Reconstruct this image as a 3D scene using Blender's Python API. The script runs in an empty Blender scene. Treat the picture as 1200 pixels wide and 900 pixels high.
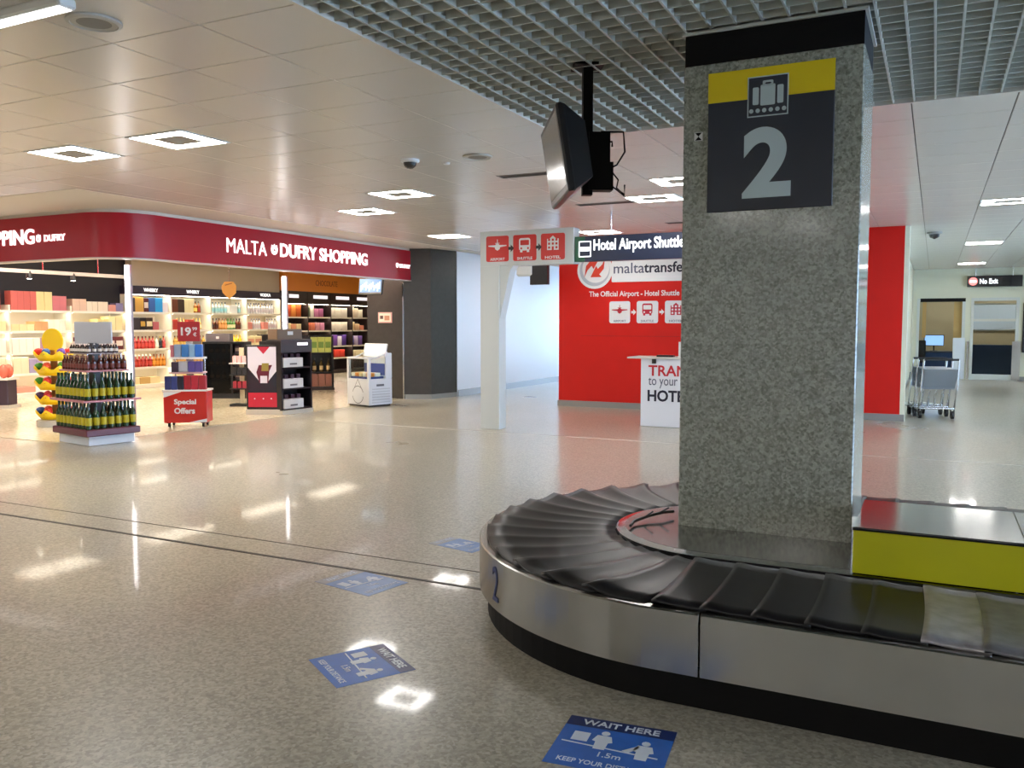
import bpy, math, random
from mathutils import Matrix, Vector, Euler
random.seed(7)
PI = math.pi
R = math.radians
sc = bpy.context.scene
col = sc.collection

# ------------------------------------------------------------------ camera, world, exposure
cam_d = bpy.data.cameras.new('camera')
cam_d.sensor_width = 36.0
cam_d.lens = 36.0 * 997.0 / 1200.0
cam_d.clip_end = 200
cam = bpy.data.objects.new('camera', cam_d)
col.objects.link(cam)
cam.location = (0, 0, 1.55)
cam.rotation_euler = (R(90 - 4.016), 0, R(26.396))
sc.camera = cam

world = bpy.data.worlds.new('world')
sc.world = world
world.use_nodes = True
bg = world.node_tree.nodes['Background']
bg.inputs[0].default_value = (0.50, 0.68, 1.0, 1)      # overcast daylight beyond the windows
bg.inputs[1].default_value = 12.0

sc.view_settings.view_transform = 'Standard'
sc.view_settings.look = 'None'
sc.view_settings.gamma = 1.0
sc.view_settings.use_curve_mapping = False
sc.view_settings.exposure = 0.98
LAMP = 22.0        # radiance of the ceiling lamps
SHOP_LAMP = 22.0   # added shop ceiling panels
SHELF_LED = 9.0

# ------------------------------------------------------------------ materials
def lin(c):
    return c / 12.92 if c <= 0.04045 else ((c + 0.055) / 1.055) ** 2.4
def H(s):
    s = s.lstrip('#')
    return tuple(lin(int(s[i:i + 2], 16) / 255) for i in (0, 2, 4))
MATS = {}
def mat(name, c=0, rough=0.5, metal=0.0, emit=0.0, spec=0.5, vary=0.0, vscale=8.0, coat=0.0, ecol=None):
    if name in MATS:
        return MATS[name]
    m = bpy.data.materials.new(name)
    m.use_nodes = True
    nt = m.node_tree
    b = nt.nodes['Principled BSDF']
    if isinstance(c, str):
        c = H(c)
    b.inputs['Base Color'].default_value = (*c, 1)
    b.inputs['Roughness'].default_value = rough
    b.inputs['Metallic'].default_value = metal
    b.inputs['Specular IOR Level'].default_value = spec
    if coat:
        b.inputs['Coat Weight'].default_value = coat
        b.inputs['Coat Roughness'].default_value = 0.05
    if emit:
        e = ecol or c
        if isinstance(e, str):
            e = H(e)
        b.inputs['Emission Color'].default_value = (*e, 1)
        b.inputs['Emission Strength'].default_value = emit
    if vary:
        tc = nt.nodes.new('ShaderNodeTexCoord')
        n = nt.nodes.new('ShaderNodeTexNoise')
        n.inputs['Scale'].default_value = vscale
        n.inputs['Detail'].default_value = 5
        r = nt.nodes.new('ShaderNodeValToRGB')
        r.color_ramp.elements[0].position = 0.3
        r.color_ramp.elements[1].position = 0.7
        r.color_ramp.elements[0].color = (*[x * (1 - vary) for x in c], 1)
        r.color_ramp.elements[1].color = (*[min(1, x * (1 + vary)) for x in c], 1)
        nt.links.new(tc.outputs['Object'], n.inputs['Vector'])
        nt.links.new(n.outputs['Fac'], r.inputs['Fac'])
        nt.links.new(r.outputs['Color'], b.inputs['Base Color'])
    MATS[name] = m
    return m

def speckle(name, c1, c2, c3, rough, scale, spec=0.5, bump=0.0, patch=0.0):
    """polished stone: grains of three tones"""
    m = bpy.data.materials.new(name)
    m.use_nodes = True
    nt = m.node_tree
    L = nt.links
    b = nt.nodes['Principled BSDF']
    b.inputs['Roughness'].default_value = rough
    b.inputs['Specular IOR Level'].default_value = spec
    tc = nt.nodes.new('ShaderNodeTexCoord')
    v = nt.nodes.new('ShaderNodeTexVoronoi')
    v.inputs['Scale'].default_value = scale
    n = nt.nodes.new('ShaderNodeTexNoise')
    n.inputs['Scale'].default_value = scale * 0.55
    n.inputs['Detail'].default_value = 6
    n.inputs['Roughness'].default_value = 0.7
    L.new(tc.outputs['Object'], v.inputs['Vector'])
    L.new(tc.outputs['Object'], n.inputs['Vector'])
    sep = nt.nodes.new('ShaderNodeSeparateColor')
    L.new(v.outputs['Color'], sep.inputs[0])
    mx = nt.nodes.new('ShaderNodeMath')
    mx.operation = 'MULTIPLY_ADD'
    mx.inputs[1].default_value = 0.45
    L.new(sep.outputs[0], mx.inputs[0])
    L.new(n.outputs['Fac'], mx.inputs[2])
    r = nt.nodes.new('ShaderNodeValToRGB')
    e = r.color_ramp.elements
    e[0].position = 0.42; e[0].color = (*H(c1), 1)
    e[1].position = 1.0; e[1].color = (*H(c3), 1)
    k = r.color_ramp.elements.new(0.68); k.color = (*H(c2), 1)
    L.new(mx.outputs[0], r.inputs['Fac'])
    out = r.outputs['Color']
    if patch:
        n2 = nt.nodes.new('ShaderNodeTexNoise')
        n2.inputs['Scale'].default_value = 0.6
        n2.inputs['Detail'].default_value = 4
        L.new(tc.outputs['Object'], n2.inputs['Vector'])
        r2 = nt.nodes.new('ShaderNodeValToRGB')
        r2.color_ramp.elements[0].position = 0.3
        r2.color_ramp.elements[1].position = 0.7
        r2.color_ramp.elements[0].color = (1 - patch, 1 - patch, 1 - patch, 1)
        r2.color_ramp.elements[1].color = (1, 1, 1, 1)
        mm = nt.nodes.new('ShaderNodeMixRGB')
        mm.blend_type = 'MULTIPLY'
        mm.inputs[0].default_value = 1
        L.new(n2.outputs['Fac'], r2.inputs['Fac'])
        L.new(out, mm.inputs[1])
        L.new(r2.outputs['Color'], mm.inputs[2])
        out = mm.outputs[0]
        r3 = nt.nodes.new('ShaderNodeMapRange')
        r3.inputs['To Min'].default_value = rough * 0.75
        r3.inputs['To Max'].default_value = rough * 1.35
        L.new(n2.outputs['Fac'], r3.inputs['Value'])
        L.new(r3.outputs[0], b.inputs['Roughness'])
    L.new(out, b.inputs['Base Color'])
    MATS[name] = m
    return m

def glass_mat(name, tint=(0.93, 0.97, 0.97), refl=0.12, rough=0.02):
    m = bpy.data.materials.new(name)
    m.use_nodes = True
    nt = m.node_tree
    nt.nodes.remove(nt.nodes['Principled BSDF'])
    o = nt.nodes['Material Output']
    t = nt.nodes.new('ShaderNodeBsdfTransparent')
    t.inputs[0].default_value = (*tint, 1)
    g = nt.nodes.new('ShaderNodeBsdfGlossy')
    g.inputs['Roughness'].default_value = rough
    mx = nt.nodes.new('ShaderNodeMixShader')
    lw = nt.nodes.new('ShaderNodeLayerWeight')
    lw.inputs[0].default_value = refl
    nt.links.new(lw.outputs['Fresnel'], mx.inputs[0])
    nt.links.new(t.outputs[0], mx.inputs[1])
    nt.links.new(g.outputs[0], mx.inputs[2])
    nt.links.new(mx.outputs[0], o.inputs[0])
    MATS[name] = m
    return m

FLOOR = speckle('polished_terrazzo', '#8a8474', '#a39c8b', '#bcb5a5', 0.29, 70, spec=0.36, patch=0.08)
fb = FLOOR.node_tree.nodes['Principled BSDF']
fb.inputs['Coat Weight'].default_value = 0.32      # worn wax polish over the stone
fb.inputs['Coat Roughness'].default_value = 0.055
fb.inputs['Coat IOR'].default_value = 1.38
SHOPFLOOR = speckle('shop_floor_stone', '#b3a68c', '#c9bda3', '#ddd2bb', 0.16, 30, spec=0.5, patch=0.06)
GRANITE = speckle('grey_granite', '#74766a', '#93958a', '#b2b3a6', 0.12, 85, spec=0.5)
GREENPLATE = mat('dark_green_plastic', '#0f5a3c', 0.35)
CEIL = mat('white_metal_tile', '#dbd5cb', 0.24, spec=0.32)
CEILGAP = mat('dark_joint', '#57524c', 0.7)
PLASTER = mat('cream_plaster', '#d9d1c2', 0.55)
GRIDM = mat('grey_grid_paint', '#b9bcb4', 0.45)
PLENUM = mat('dark_plenum', '#4a4f49', 0.9)
WHITE = mat('white_paint', '#dcdcda', 0.45)
COOLWALL = mat('pale_blue_white_paint', '#dfe4ec', 0.5)
CREAMWALL = mat('cream_wall_paint', '#d8d6bd', 0.6)
SKIRT = mat('grey_stone_skirting', '#8b8a86', 0.3)
RED = mat('kiosk_red', '#cb140b', 0.42, spec=.35, vary=0.03, vscale=3)
FASCIA = mat('dark_red_gloss', '#a50f22', 0.34, spec=.35)
SLATE = mat('dark_slate', '#3b3836', 0.22, vary=0.08, vscale=12)
STEEL = mat('brushed_steel', '#a2a19d', 0.25, 1.0, vary=0.05, vscale=6)
POLISH = mat('polished_steel', '#a3a2a0', 0.13, 1.0, vary=0.06, vscale=3)
CHROME = mat('chrome', '#d9dadd', 0.12, 1.0)
BLACK = mat('black_paint', '#070708', 0.6, spec=0.2)
BLACKP = mat('black_plastic', '#141416', 0.35)
RUBBER = mat('black_rubber', '#161518', 0.40, spec=0.42, vary=0.35, vscale=9)
RUBBER2 = mat('worn_grey_rubber', '#a9a5a9', 0.3, .35, spec=0.7, vary=0.25, vscale=14)
YELLOW = mat('yellow_paint', '#c9c400', 0.42, vary=0.04, vscale=4)
SIGNY = mat('sign_yellow', '#efd200', 0.4)
NAVY = mat('sign_navy', '#262b37', 0.4)
SIGNW = mat('sign_pale', '#c3d2d4', 0.45)
BLUE = mat('sticker_blue', '#1f66c4', 0.38, vary=0.08, vscale=20)
BLUED = mat('sticker_dark_blue', '#142a68', 0.38)
BLUEF = mat('faded_sticker_blue', '#5d82bd', 0.34, vary=0.12, vscale=14)
BLUEFD = mat('faded_sticker_header', '#8d8f97', 0.34, vary=0.1, vscale=14)
STW = mat('sticker_white', '#dfe8f2', 0.4)
LAMPM = mat('lamp_diffuser', '#ffffff', 0.5, emit=LAMP, ecol=(1.0, 0.97, 0.93))
SHOPLAMP = mat('shop_lamp_diffuser', '#ffffff', 0.5, emit=SHOP_LAMP, ecol=(1.0, 0.88, 0.70))
LEDM = mat('shelf_led', '#ffffff', 0.5, emit=SHELF_LED, ecol=(1.0, 0.90, 0.72))
POSTLED = mat('post_led', '#ffffff', 0.5, emit=5.0, ecol=(1.0, 0.95, 0.95))
LETTER = mat('lit_letter', '#ffffff', 0.5, emit=0.75, ecol=(1.0, 0.95, 0.96))
SIGNLIT = mat('lit_sign_letter', '#ffffff', 0.5, emit=0.7, ecol=(0.95, 0.98, 1.0))
INK = mat('dark_ink', '#15152c', 0.5)
INKG = mat('grey_ink', '#55586a', 0.5)
INKR = mat('red_ink', '#c01f2c', 0.5)
GLASS = glass_mat('clear_glass')
SHELFW = mat('white_shelf', '#efe9da', 0.4)
DKPURPLE = mat('dark_purple_header', '#2d2436', 0.4)
BEIGE = mat('beige_bulkhead', '#b3a697', 0.6)
ORANGE = mat('orange_panel', '#c9781f', 0.5)
BROWN = mat('dark_brown_wood', '#2e2220', 0.4)

# ------------------------------------------------------------------ mesh helpers
class MB:
    def __init__(s):
        s.v = []; s.f = []; s.m = []; s.sm = []
    def add(s, vs, fs, mi=0, smooth=False, M=None):
        o = len(s.v)
        s.v += [tuple(M @ Vector(p)) if M else tuple(p) for p in vs]
        for f in fs:
            s.f.append(tuple(o + i for i in f)); s.m.append(mi); s.sm.append(smooth)
        return s
    def box(s, x0, x1, y0, y1, z0, z1, mi=0, bev=0.0, M=None):
        if bev <= 0:
            v = [(x, y, z) for z in (z0, z1) for y in (y0, y1) for x in (x0, x1)]
            f = [(0, 2, 3, 1), (4, 5, 7, 6), (0, 1, 5, 4), (2, 6, 7, 3), (0, 4, 6, 2), (1, 3, 7, 5)]
            return s.add(v, f, mi, False, M)
        b = min(bev, (x1 - x0) / 2.01, (y1 - y0) / 2.01, (z1 - z0) / 2.01)
        def loop(ix, iy, z):
            return [(x0 + ix, y0 + iy, z), (x1 - ix, y0 + iy, z), (x1 - ix, y1 - iy, z), (x0 + ix, y1 - iy, z)]
        def oct_(d, z):
            return [(x0 + d + b, y0 + d, z), (x1 - d - b, y0 + d, z), (x1 - d, y0 + d + b, z), (x1 - d, y1 - d - b, z),
                    (x1 - d - b, y1 - d, z), (x0 + d + b, y1 - d, z), (x0 + d, y1 - d - b, z), (x0 + d, y0 + d + b, z)]
        v = oct_(b * .7, z0) + oct_(0, z0 + b) + oct_(0, z1 - b) + oct_(b * .7, z1)
        f = [tuple(reversed(range(8))), tuple(range(24, 32))]
        for k in range(3):
            for i in range(8):
                j = (i + 1) % 8
                f.append((k * 8 + i, k * 8 + j, k * 8 + 8 + j, k * 8 + 8 + i))
        return s.add(v, f, mi, False, M)
    def prism(s, pts, z0, z1, mi=0, M=None, side=None):
        n = len(pts)
        a = sum(pts[i][0] * pts[(i + 1) % n][1] - pts[(i + 1) % n][0] * pts[i][1] for i in range(n))
        if a < 0: pts = list(reversed(pts))
        v = [(x, y, z0) for x, y in pts] + [(x, y, z1) for x, y in pts]
        s.add(v, [tuple(reversed(range(n))), tuple(range(n, 2 * n))], mi, False, M)
        s.add(v, [(i, (i + 1) % n, n + (i + 1) % n, n + i) for i in range(n)], mi if side is None else side, False, M)
        return s
    def disc(s, cx, cy, r, z0, z1, mi=0, n=20, M=None, ry=None):
        ry = ry or r
        return s.prism([(cx + r * math.cos(2 * PI * i / n), cy + ry * math.sin(2 * PI * i / n)) for i in range(n)], z0, z1, mi, M)
    def lathe(s, prof, n=12, mi=0, M=None, smooth=True, mis=None):
        v = []
        for r, z in prof:
            v += [(r * math.cos(2 * PI * i / n), r * math.sin(2 * PI * i / n), z) for i in range(n)]
        o = len(prof)
        for k in range(o - 1):
            s.add(v[k * n:(k + 2) * n], [(i, (i + 1) % n, n + (i + 1) % n, n + i) for i in range(n)],
                  mis[k] if mis else mi, smooth, M)
        if prof[0][0] > 1e-4: s.add(v[:n], [tuple(reversed(range(n)))], mis[0] if mis else mi, False, M)
        if prof[-1][0] > 1e-4: s.add(v[-n:], [tuple(range(n))], mis[-1] if mis else mi, False, M)
        return s
    def tube(s, pts, r, n=6, mi=0, M=None):
        P = [Vector(p) for p in pts]
        v = []
        for i, p in enumerate(P):
            d = (P[min(i + 1, len(P) - 1)] - P[max(i - 1, 0)]).normalized()
            a = Vector((0, 0, 1)) if abs(d.z) < 0.9 else Vector((1, 0, 0))
            x = d.cross(a).normalized(); y = d.cross(x)
            v += [p + r * (math.cos(2 * PI * k / n) * x + math.sin(2 * PI * k / n) * y) for k in range(n)]
        f = [(j * n + k, j * n + (k + 1) % n, (j + 1) * n + (k + 1) % n, (j + 1) * n + k) for j in range(len(P) - 1) for k in range(n)]
        s.add(v, f, mi, True, M)
        s.add(v[:n], [tuple(range(n))], mi, False, M); s.add(v[-n:], [tuple(reversed(range(n)))], mi, False, M)
        return s
    def ball(s, c, rx, ry, rz, mi=0, n=10, k=6, M=None):
        v = [(c[0], c[1], c[2] - rz)]
        for j in range(1, k):
            t = PI * j / k
            for i in range(n):
                v.append((c[0] + rx * math.sin(t) * math.cos(2 * PI * i / n), c[1] + ry * math.sin(t) * math.sin(2 * PI * i / n), c[2] - rz * math.cos(t)))
        v.append((c[0], c[1], c[2] + rz))
        f = [(0, 1 + (i + 1) % n, 1 + i) for i in range(n)]
        for j in range(k - 2):
            f += [(1 + j * n + i, 1 + j * n + (i + 1) % n, 1 + (j + 1) * n + (i + 1) % n, 1 + (j + 1) * n + i) for i in range(n)]
        e = len(v) - 1
        f += [(1 + (k - 2) * n + i, 1 + (k - 2) * n + (i + 1) % n, e) for i in range(n)]
        return s.add(v, f, mi, True, M)
    def mesh(s, name, mats):
        me = bpy.data.meshes.new(name)
        me.from_pydata([tuple(p) for p in s.v], [], s.f)
        for m in (mats if isinstance(mats, (list, tuple)) else [mats]): me.materials.append(m)
        me.polygons.foreach_set('material_index', s.m)
        me.polygons.foreach_set('use_smooth', s.sm)
        me.update()
        return me
    def build(s, name, mats, parent=None, loc=(0, 0, 0), rot=(0, 0, 0)):
        return put(s.mesh(name, mats), name, parent, loc, rot)

def put(me, name, parent=None, loc=(0, 0, 0), rot=(0, 0, 0), scale=None):
    o = bpy.data.objects.new(name, me)
    col.objects.link(o)
    o.location = loc; o.rotation_euler = rot
    if scale: o.scale = scale
    if parent: o.parent = parent
    return o
def tag(o, label=None, cat=None, group=None, kind=None):
    if label: o['label'] = label
    if cat: o['category'] = cat
    if group: o['group'] = group
    if kind: o['kind'] = kind
    return o
def thing(name, label, cat, loc=(0, 0, 0), rz=0, group=None):
    o = put(None, name, None, loc, (0, 0, rz))
    o.empty_display_size = 0.1
    return tag(o, label, cat, group)
def struct(o):
    return tag(o, kind='structure')
def copy_tree(o, loc=None, rz=None, label=None, group=None, parent=None):
    c = o.copy(); col.objects.link(c)
    if parent: c.parent = parent
    if loc is not None: c.location = loc
    if rz is not None: c.rotation_euler = (0, 0, rz)
    if label: c['label'] = label
    if group: c['group'] = group
    for ch in list(o.children): copy_tree(ch, parent=c)
    return c
def MX(loc=(0, 0, 0), rot=(0, 0, 0)):
    return Matrix.Translation(loc) @ Euler(rot).to_matrix().to_4x4()
FACE_S = (R(90), 0, 0)        # flat work facing -Y
FACE_E = (R(90), 0, R(90))    # flat work facing +X

def text_mesh(s, w=None, h=None, bold=0.0, depth=0.004, m=None, name='lettering', space=1.0):
    cu = bpy.data.curves.new('font', 'FONT')
    cu.body = s; cu.size = 1.0; cu.resolution_u = 10 if len(s) == 1 else 3
    cu.offset = bold; cu.extrude = 0.5; cu.space_character = space
    o = bpy.data.objects.new('font', cu)
    col.objects.link(o)
    me = bpy.data.meshes.new_from_object(o)
    bpy.data.objects.remove(o); bpy.data.curves.remove(cu)
    xs = [v.co.x for v in me.vertices]; ys = [v.co.y for v in me.vertices]
    x0, x1, y0, y1 = min(xs), max(xs), min(ys), max(ys)
    sx = w / (x1 - x0) if w else None
    sy = h / (y1 - y0) if h else None
    sx = sx or sy; sy = sy or sx
    for v in me.vertices:
        v.co = ((v.co.x - x0) * sx, (v.co.y - y0) * sy, (v.co.z + 0.5) * depth)
    me.materials.clear()
    me.materials.append(m)
    me.name = name
    return me
def text(s, parent, loc, rot, w=None, h=None, bold=0.0, m=None, name='lettering', depth=0.004, space=1.0):
    return put(text_mesh(s, w, h, bold, depth, m, name, space), name, parent, loc, rot)
def rrect(x0, x1, y0, y1, r, n=4):
    pts = []
    for cx, cy, a in ((x1 - r, y0 + r, -90), (x1 - r, y1 - r, 0), (x0 + r, y1 - r, 90), (x0 + r, y0 + r, 180)):
        for i in range(n + 1):
            t = R(a + 90 * i / n)
            pts.append((cx + r * math.cos(t), cy + r * math.sin(t)))
    return pts

# ================================================================== THE SETTING
ZC = 3.10
TX, TY = 0.655, 0.557          # ceiling module
GX0, GY0 = -2.82, 3.34         # a module corner
GNY = -1.672                   # near edge of the open-cell field
GEX, GEY = -2.82, 6.68         # left edge and far edge of the open-cell field
GXR = 4.2

fl = MB().box(-20, 8.2, -6.2, 30, -0.1, 0).build('floor', FLOOR); struct(fl)
# shop floor with a rounded front corner
pts = [(-17.6, 7.25), (-10.5, 7.25)]
for i in range(7):
    t = R(-90 + 90 * i / 6)
    pts.append((-10.5 + 0.68 * math.cos(t), 7.93 + 0.68 * math.sin(t)))
pts += [(-9.82, 14.76), (-10.74, 14.8), (-10.74, 24), (-17.6, 24)]
MB().prism(pts, -0.02, 0.006).build('shop_floor', SHOPFLOOR, fl)
MB().box(-20, 8.2, 4.285, 4.312, -0.01, 0.0025).build('joint_strip', mat('joint_dark', '#2a2724', 0.5), fl)
MB().box(-20, 8.2, 4.595, 4.605, -0.01, 0.002).build('joint_strip', mat('joint_brown', '#4a443c', 0.5), fl)
MB().box(-8.9, 2.5, 10.80, 10.84, -0.01, 0.003).build('threshold_strip', mat('pale_metal_strip', '#d9d4c8', 0.25, 0.3), fl)

# ceiling: backing slabs, tiles, plenum, grid blades
cb = MB()
cb.box(-20, GEX, -6.2, 30, ZC + 0.012, ZC + 0.1)
cb.box(GEX, 8.2, GEY, 30, ZC + 0.012, ZC + 0.1)
cb.box(GEX, GXR, -6.2, GNY, ZC + 0.012, ZC + 0.1)
cb.box(GXR, 8.2, -6.2, GEY, ZC + 0.012, ZC + 0.1)
ceil = cb.build('ceiling', CEILGAP); struct(ceil)
pl = MB()
pl.box(GEX, GXR, GNY - .02, GNY, ZC + .1, 4.0)
pl.box(GEX, GXR, GNY, GEY, 3.95, 4.0)
pl.box(GEX - .02, GEX, GNY, GEY, ZC + .1, 4.0); pl.box(GXR, GXR + .02, GNY, GEY, ZC + .1, 4.0)
pl.box(GEX, GXR, GEY, GEY + .02, ZC + .1, 4.0)
pl.build('plenum', PLENUM, ceil)
tr = MB()
tr.box(GEX - .012, GXR, GNY - .012, GNY + .012, ZC - .006, ZC + .1)
tr.box(GEX - .012, GEX + .012, GNY, GEY + .012, ZC - .006, ZC + .1)
tr.box(GEX - .012, GXR, GEY - .012, GEY + .012, ZC - .006, ZC + .1)
tr.build('edge_trim', CEIL, ceil)
PX, PY = 0.132, 0.118
bl_y = MB().box(-.006, .006, GNY + .012, GEY - .012, 0, .085).mesh('grid_blade', GRIDM)
bl_x = MB().box(GEX + .012, GXR - .012, -.005, .005, 0.002, .083).mesh('cross_blade', GRIDM)
x = GEX + PX
while x < GXR - .05:
    put(bl_y, 'grid_blade', ceil, (x, 0, ZC)); x += PX
y = GEY - PY
n = 0
while y > GNY + .05:
    put(bl_x, 'cross_blade', ceil, (0, y, ZC)); y -= PY

tile_me = MB().box(.004, TX - .004, .004, TY - .004, 0, .011, bev=.003).mesh('ceiling_tile', CEIL)
far_tiles = MB()
LIGHTS = [(-7, 3), (-5, 3)]
def cell(px, py):
    return (math.floor((px - GX0) / TX), math.floor((py - GY0) / TY))
lamp_pts = [(-7.1, 5.29), (-5.8, 5.29), (-5.8, 8.63), (-7.1, 9.75), (-7.75, 13.09), (-5.15, 13.65), (-3.2, 10.4), (-2.55, 9.19),
            (0.75, 12.53), (0.75, 18.66), (0.75, 24.8),
            (-9.1, 4.2), (-11.0, 5.3), (-13.0, 4.2), (-7.1, 1.4), (-5.8, -1.4), (-9.1, -1.4), (-4.5, -4.5), (-12.0, 0.5), (-15, 2.5),  # this row and the next: unseen lamps added to brighten the hall
            (4.0, 9.2), (4.0, 12.53), (4.0, 18.66), (4.0, 24.8), (6.2, 9.2), (-9, 1.4), (-11, 2.6), (-13, 1.4), (-15, 4.5), (-17, 3.5), (-7, -3), (-9, -4), (-12, -3), (5.3, 0.3), (6.6, 6), (.4, 28.6), (1.8, 28.6), (-2.5, -3), (-.6, -3), (1.3, -3), (-1.8, -4.7), (.6, -4.7), (5.3, 3), (5.3, -3), (-7.8, 17.5), (-7.1, 21.5), (-4.5, 19), (6.2, 15)]
lamp_cells = {cell(*p): p for p in lamp_pts}
plaster_x = -8.85
for i in range(-27, 17):
    for j in range(-18, 48):
        x0 = GX0 + i * TX; y0 = GY0 + j * TY
        if (i, j) in lamp_cells: continue
        if x0 + TX > 8.2 or y0 + TY > 28 or y0 < -6.2: continue
        if x0 + TX / 2 > GEX and x0 + TX / 2 < GXR and GNY < y0 + TY / 2 < GEY: continue
        if x0 + TX < plaster_x and y0 > 6.6: continue
        cx, cy = x0 + TX / 2, y0 + TY / 2
        fwd = -cx * math.sin(R(-26.396)) * -1 + cy * math.cos(R(26.396)) if False else (-math.sin(R(26.396)) * cx + math.cos(R(26.396)) * cy)
        lat = math.cos(R(26.396)) * cx + math.sin(R(26.396)) * cy
        if 2.0 < fwd < 11.5 and abs(lat) < fwd * .64 + .8:
            put(tile_me, 'ceiling_tile', ceil, (x0, y0, ZC))
        else:
            far_tiles.box(x0 + .004, x0 + TX - .004, y0 + .004, y0 + TY - .004, ZC, ZC + .011)
tag(far_tiles.build('distant_tiles', CEIL, ceil), kind='stuff')
# plain plaster field over the shop front
MB().box(-17.7, plaster_x - .01, 6.62, 24.2, ZC - .004, ZC + .011).build('plaster_field', PLASTER, ceil)

# walls
def wall(name, x0, x1, y0, y1, z0, z1, m):
    return struct(MB().box(x0, x1, y0, y1, z0, z1).build(name, m))
wall('wall_left', -20.2, -20, -6.2, 30, 0, ZC + .1, WHITE)
wall('wall_rear', -20, 8.2, -6.4, -6.2, 0, 4.0, WHITE)
# right wall with daylight windows
wr = MB()
wr.box(8.2, 8.4, -6.2, 30, 0, 0.5); wr.box(8.2, 8.4, -6.2, 30, 2.7, ZC + .1)
ys = [-6.2, 2.0, 5.0, 6.0, 9.0, 10.0, 13.0, 14.0, 17.0, 18.0, 21.0, 30]
for a, b in zip(ys[0::2], ys[1::2]): wr.box(8.2, 8.4, a, b, .5, 2.7)
struct(wr.build('wall_right', WHITE))
def window(name, plane, c, a, b, z0, z1):
    f = MB(); g = MB()
    t = .05
    n = 3
    for k in range(n + 1):
        u = a + (b - a) * k / n
        u0, u1 = u - t / 2, u + t / 2
        if plane == 'x': f.box(c - .03, c + .03, u0, u1, z0, z1)
        else: f.box(u0, u1, c - .03, c + .03, z0, z1)
    for z in (z0, z1 - t):
        if plane == 'x': f.box(c - .028, c + .028, a, b, z, z + t)
        else: f.box(a, b, c - .028, c + .028, z, z + t)
    o = struct(f.build(name, WHITE))
    for k in range(n):
        u0 = a + (b - a) * k / n + .02; u1 = a + (b - a) * (k + 1) / n - .02
        if plane == 'x': MB().box(c - .004, c + .004, u0, u1, z0 + .02, z1 - .02).build('pane', GLASS, o)
        else: MB().box(u0, u1, c - .004, c + .004, z0 + .02, z1 - .02).build('pane', GLASS, o)
    return o
k = 1
for a, b in zip(ys[1::2][:-1], ys[2::2]):
    window('window_%d' % k, 'x', 8.3, a, b, .5, 2.7); k += 1
# corridor beyond the shop, end wall with a window
wall('wall_corridor', -9.35, -9.15, 15.8, 27, 0, ZC + .1, COOLWALL)
bw = MB()
bw.box(-9.35, -0.6, 27, 27.2, 0, .3); bw.box(-9.35, -0.6, 27, 27.2, 2.85, ZC + .1)
bw.box(-9.35, -8.4, 27, 27.2, .3, 2.85); bw.box(-1.5, -0.6, 27, 27.2, .3, 2.85); bw.box(-5.2, -4.8, 27, 27.2, .3, 2.85)
struct(bw.build('wall_corridor_end', COOLWALL))
window('window_%d' % k, 'y', 27.1, -8.4, -5.2, .3, 2.85); k += 1
window('window_%d' % k, 'y', 27.1, -4.8, -1.5, .3, 2.85)
struct(MB().box(-9.15, -9.135, 15.82, 27, 0, .14).build('baseboard_corridor', SKIRT))
# red kiosk wall
wk = struct(MB().box(-6.40, -0.47, 14.9, 15.1, 0, ZC + .012).build('wall_kiosk', RED))
MB().box(-0.47, -0.40, 14.9, 15.1, 0, ZC + .012).build('end_post', CREAMWALL, wk)
struct(MB().box(-6.42, -0.40, 14.885, 14.9, 0, .11).build('baseboard_kiosk', SKIRT))
for z in (1.33,):
    MB().box(-5.95, -2.5, 14.897, 14.9, z, z + .006).build('panel_joint', mat('joint_red', '#8a100d', 0.5), wk)
# hall beyond the pillar
wall('wall_hall_left', -0.80, -0.60, 15.1, 27, 0, ZC + .1, CREAMWALL)
struct(MB().box(-0.60, -0.585, 15.1, 27, 0, .12).build('baseboard_hall', SKIRT))
we = MB()
we.box(-0.6, 8.2, 27, 27.2, 2.28, ZC + .1)
we.box(-0.6, -0.48, 27, 27.2, 0, 2.28); we.box(0.74, 0.88, 27, 27.2, 0, 2.28); we.box(2.04, 8.2, 27, 27.2, 0, 2.28)
struct(we.build('wall_hall_end', CREAMWALL))
struct(MB().box(2.06, 8.2, 26.985, 27, 0, .12).build('baseboard_hall_end', SKIRT))
# room behind the glazed doors
OFFICE = mat('office_wall', '#b09f7e', 0.7)
ro = MB()
ro.box(-1.4, 8.2, 30, 30.2, 0, ZC + .1); ro.box(-1.4, -1.3, 27.2, 30, 0, ZC + .1)
struct(ro.build('wall_office', OFFICE))

def door(name, x0, x1, y, z1, kickw=None):
    d = struct(MB().box(x0, x0 + .07, y - .03, y + .1, 0, z1).box(x1 - .07, x1, y - .03, y + .1, 0, z1)
               .box(x0 + .07, x1 - .07, y - .03, y + .1, z1 - .08, z1).build(name, mat('pale_door_frame', '#c9ccc4', 0.4)))
    MB().box(x0 + .07, x1 - .07, y + .01, y + .06, 0.01, .16).build('bottom_rail', mat('pale_door_frame', 0), d)
    MB().box(x0 + .07, x1 - .07, y + .02, y + .035, .16, z1 - .08).build('glass_pane', GLASS, d)
    return d
d1 = door('door_1', -0.48, 0.74, 27.0, 2.28)
MB().box(-0.40, .74, 26.95, 27.0, 2.18, 2.28).build('closer_rail', BLACK, d1)
MB().box(0.46, .76, 26.93, 26.965, 0.02, 1.17).build('side_panel', mat('white_panel', '#d5dade', 0.35), d1)
MB().box(0.46, .66, 27.06, 27.10, 1.17, 2.2).build('wood_jamb', mat('pale_wood', '#c89a5a', 0.5), d1)
MB().box(-0.34, -.24, 27.06, 27.10, 1.17, 2.2).build('wood_jamb', mat('pale_wood', 0), d1)
d2 = door('door_2', 0.88, 2.04, 27.0, 2.28)
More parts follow.
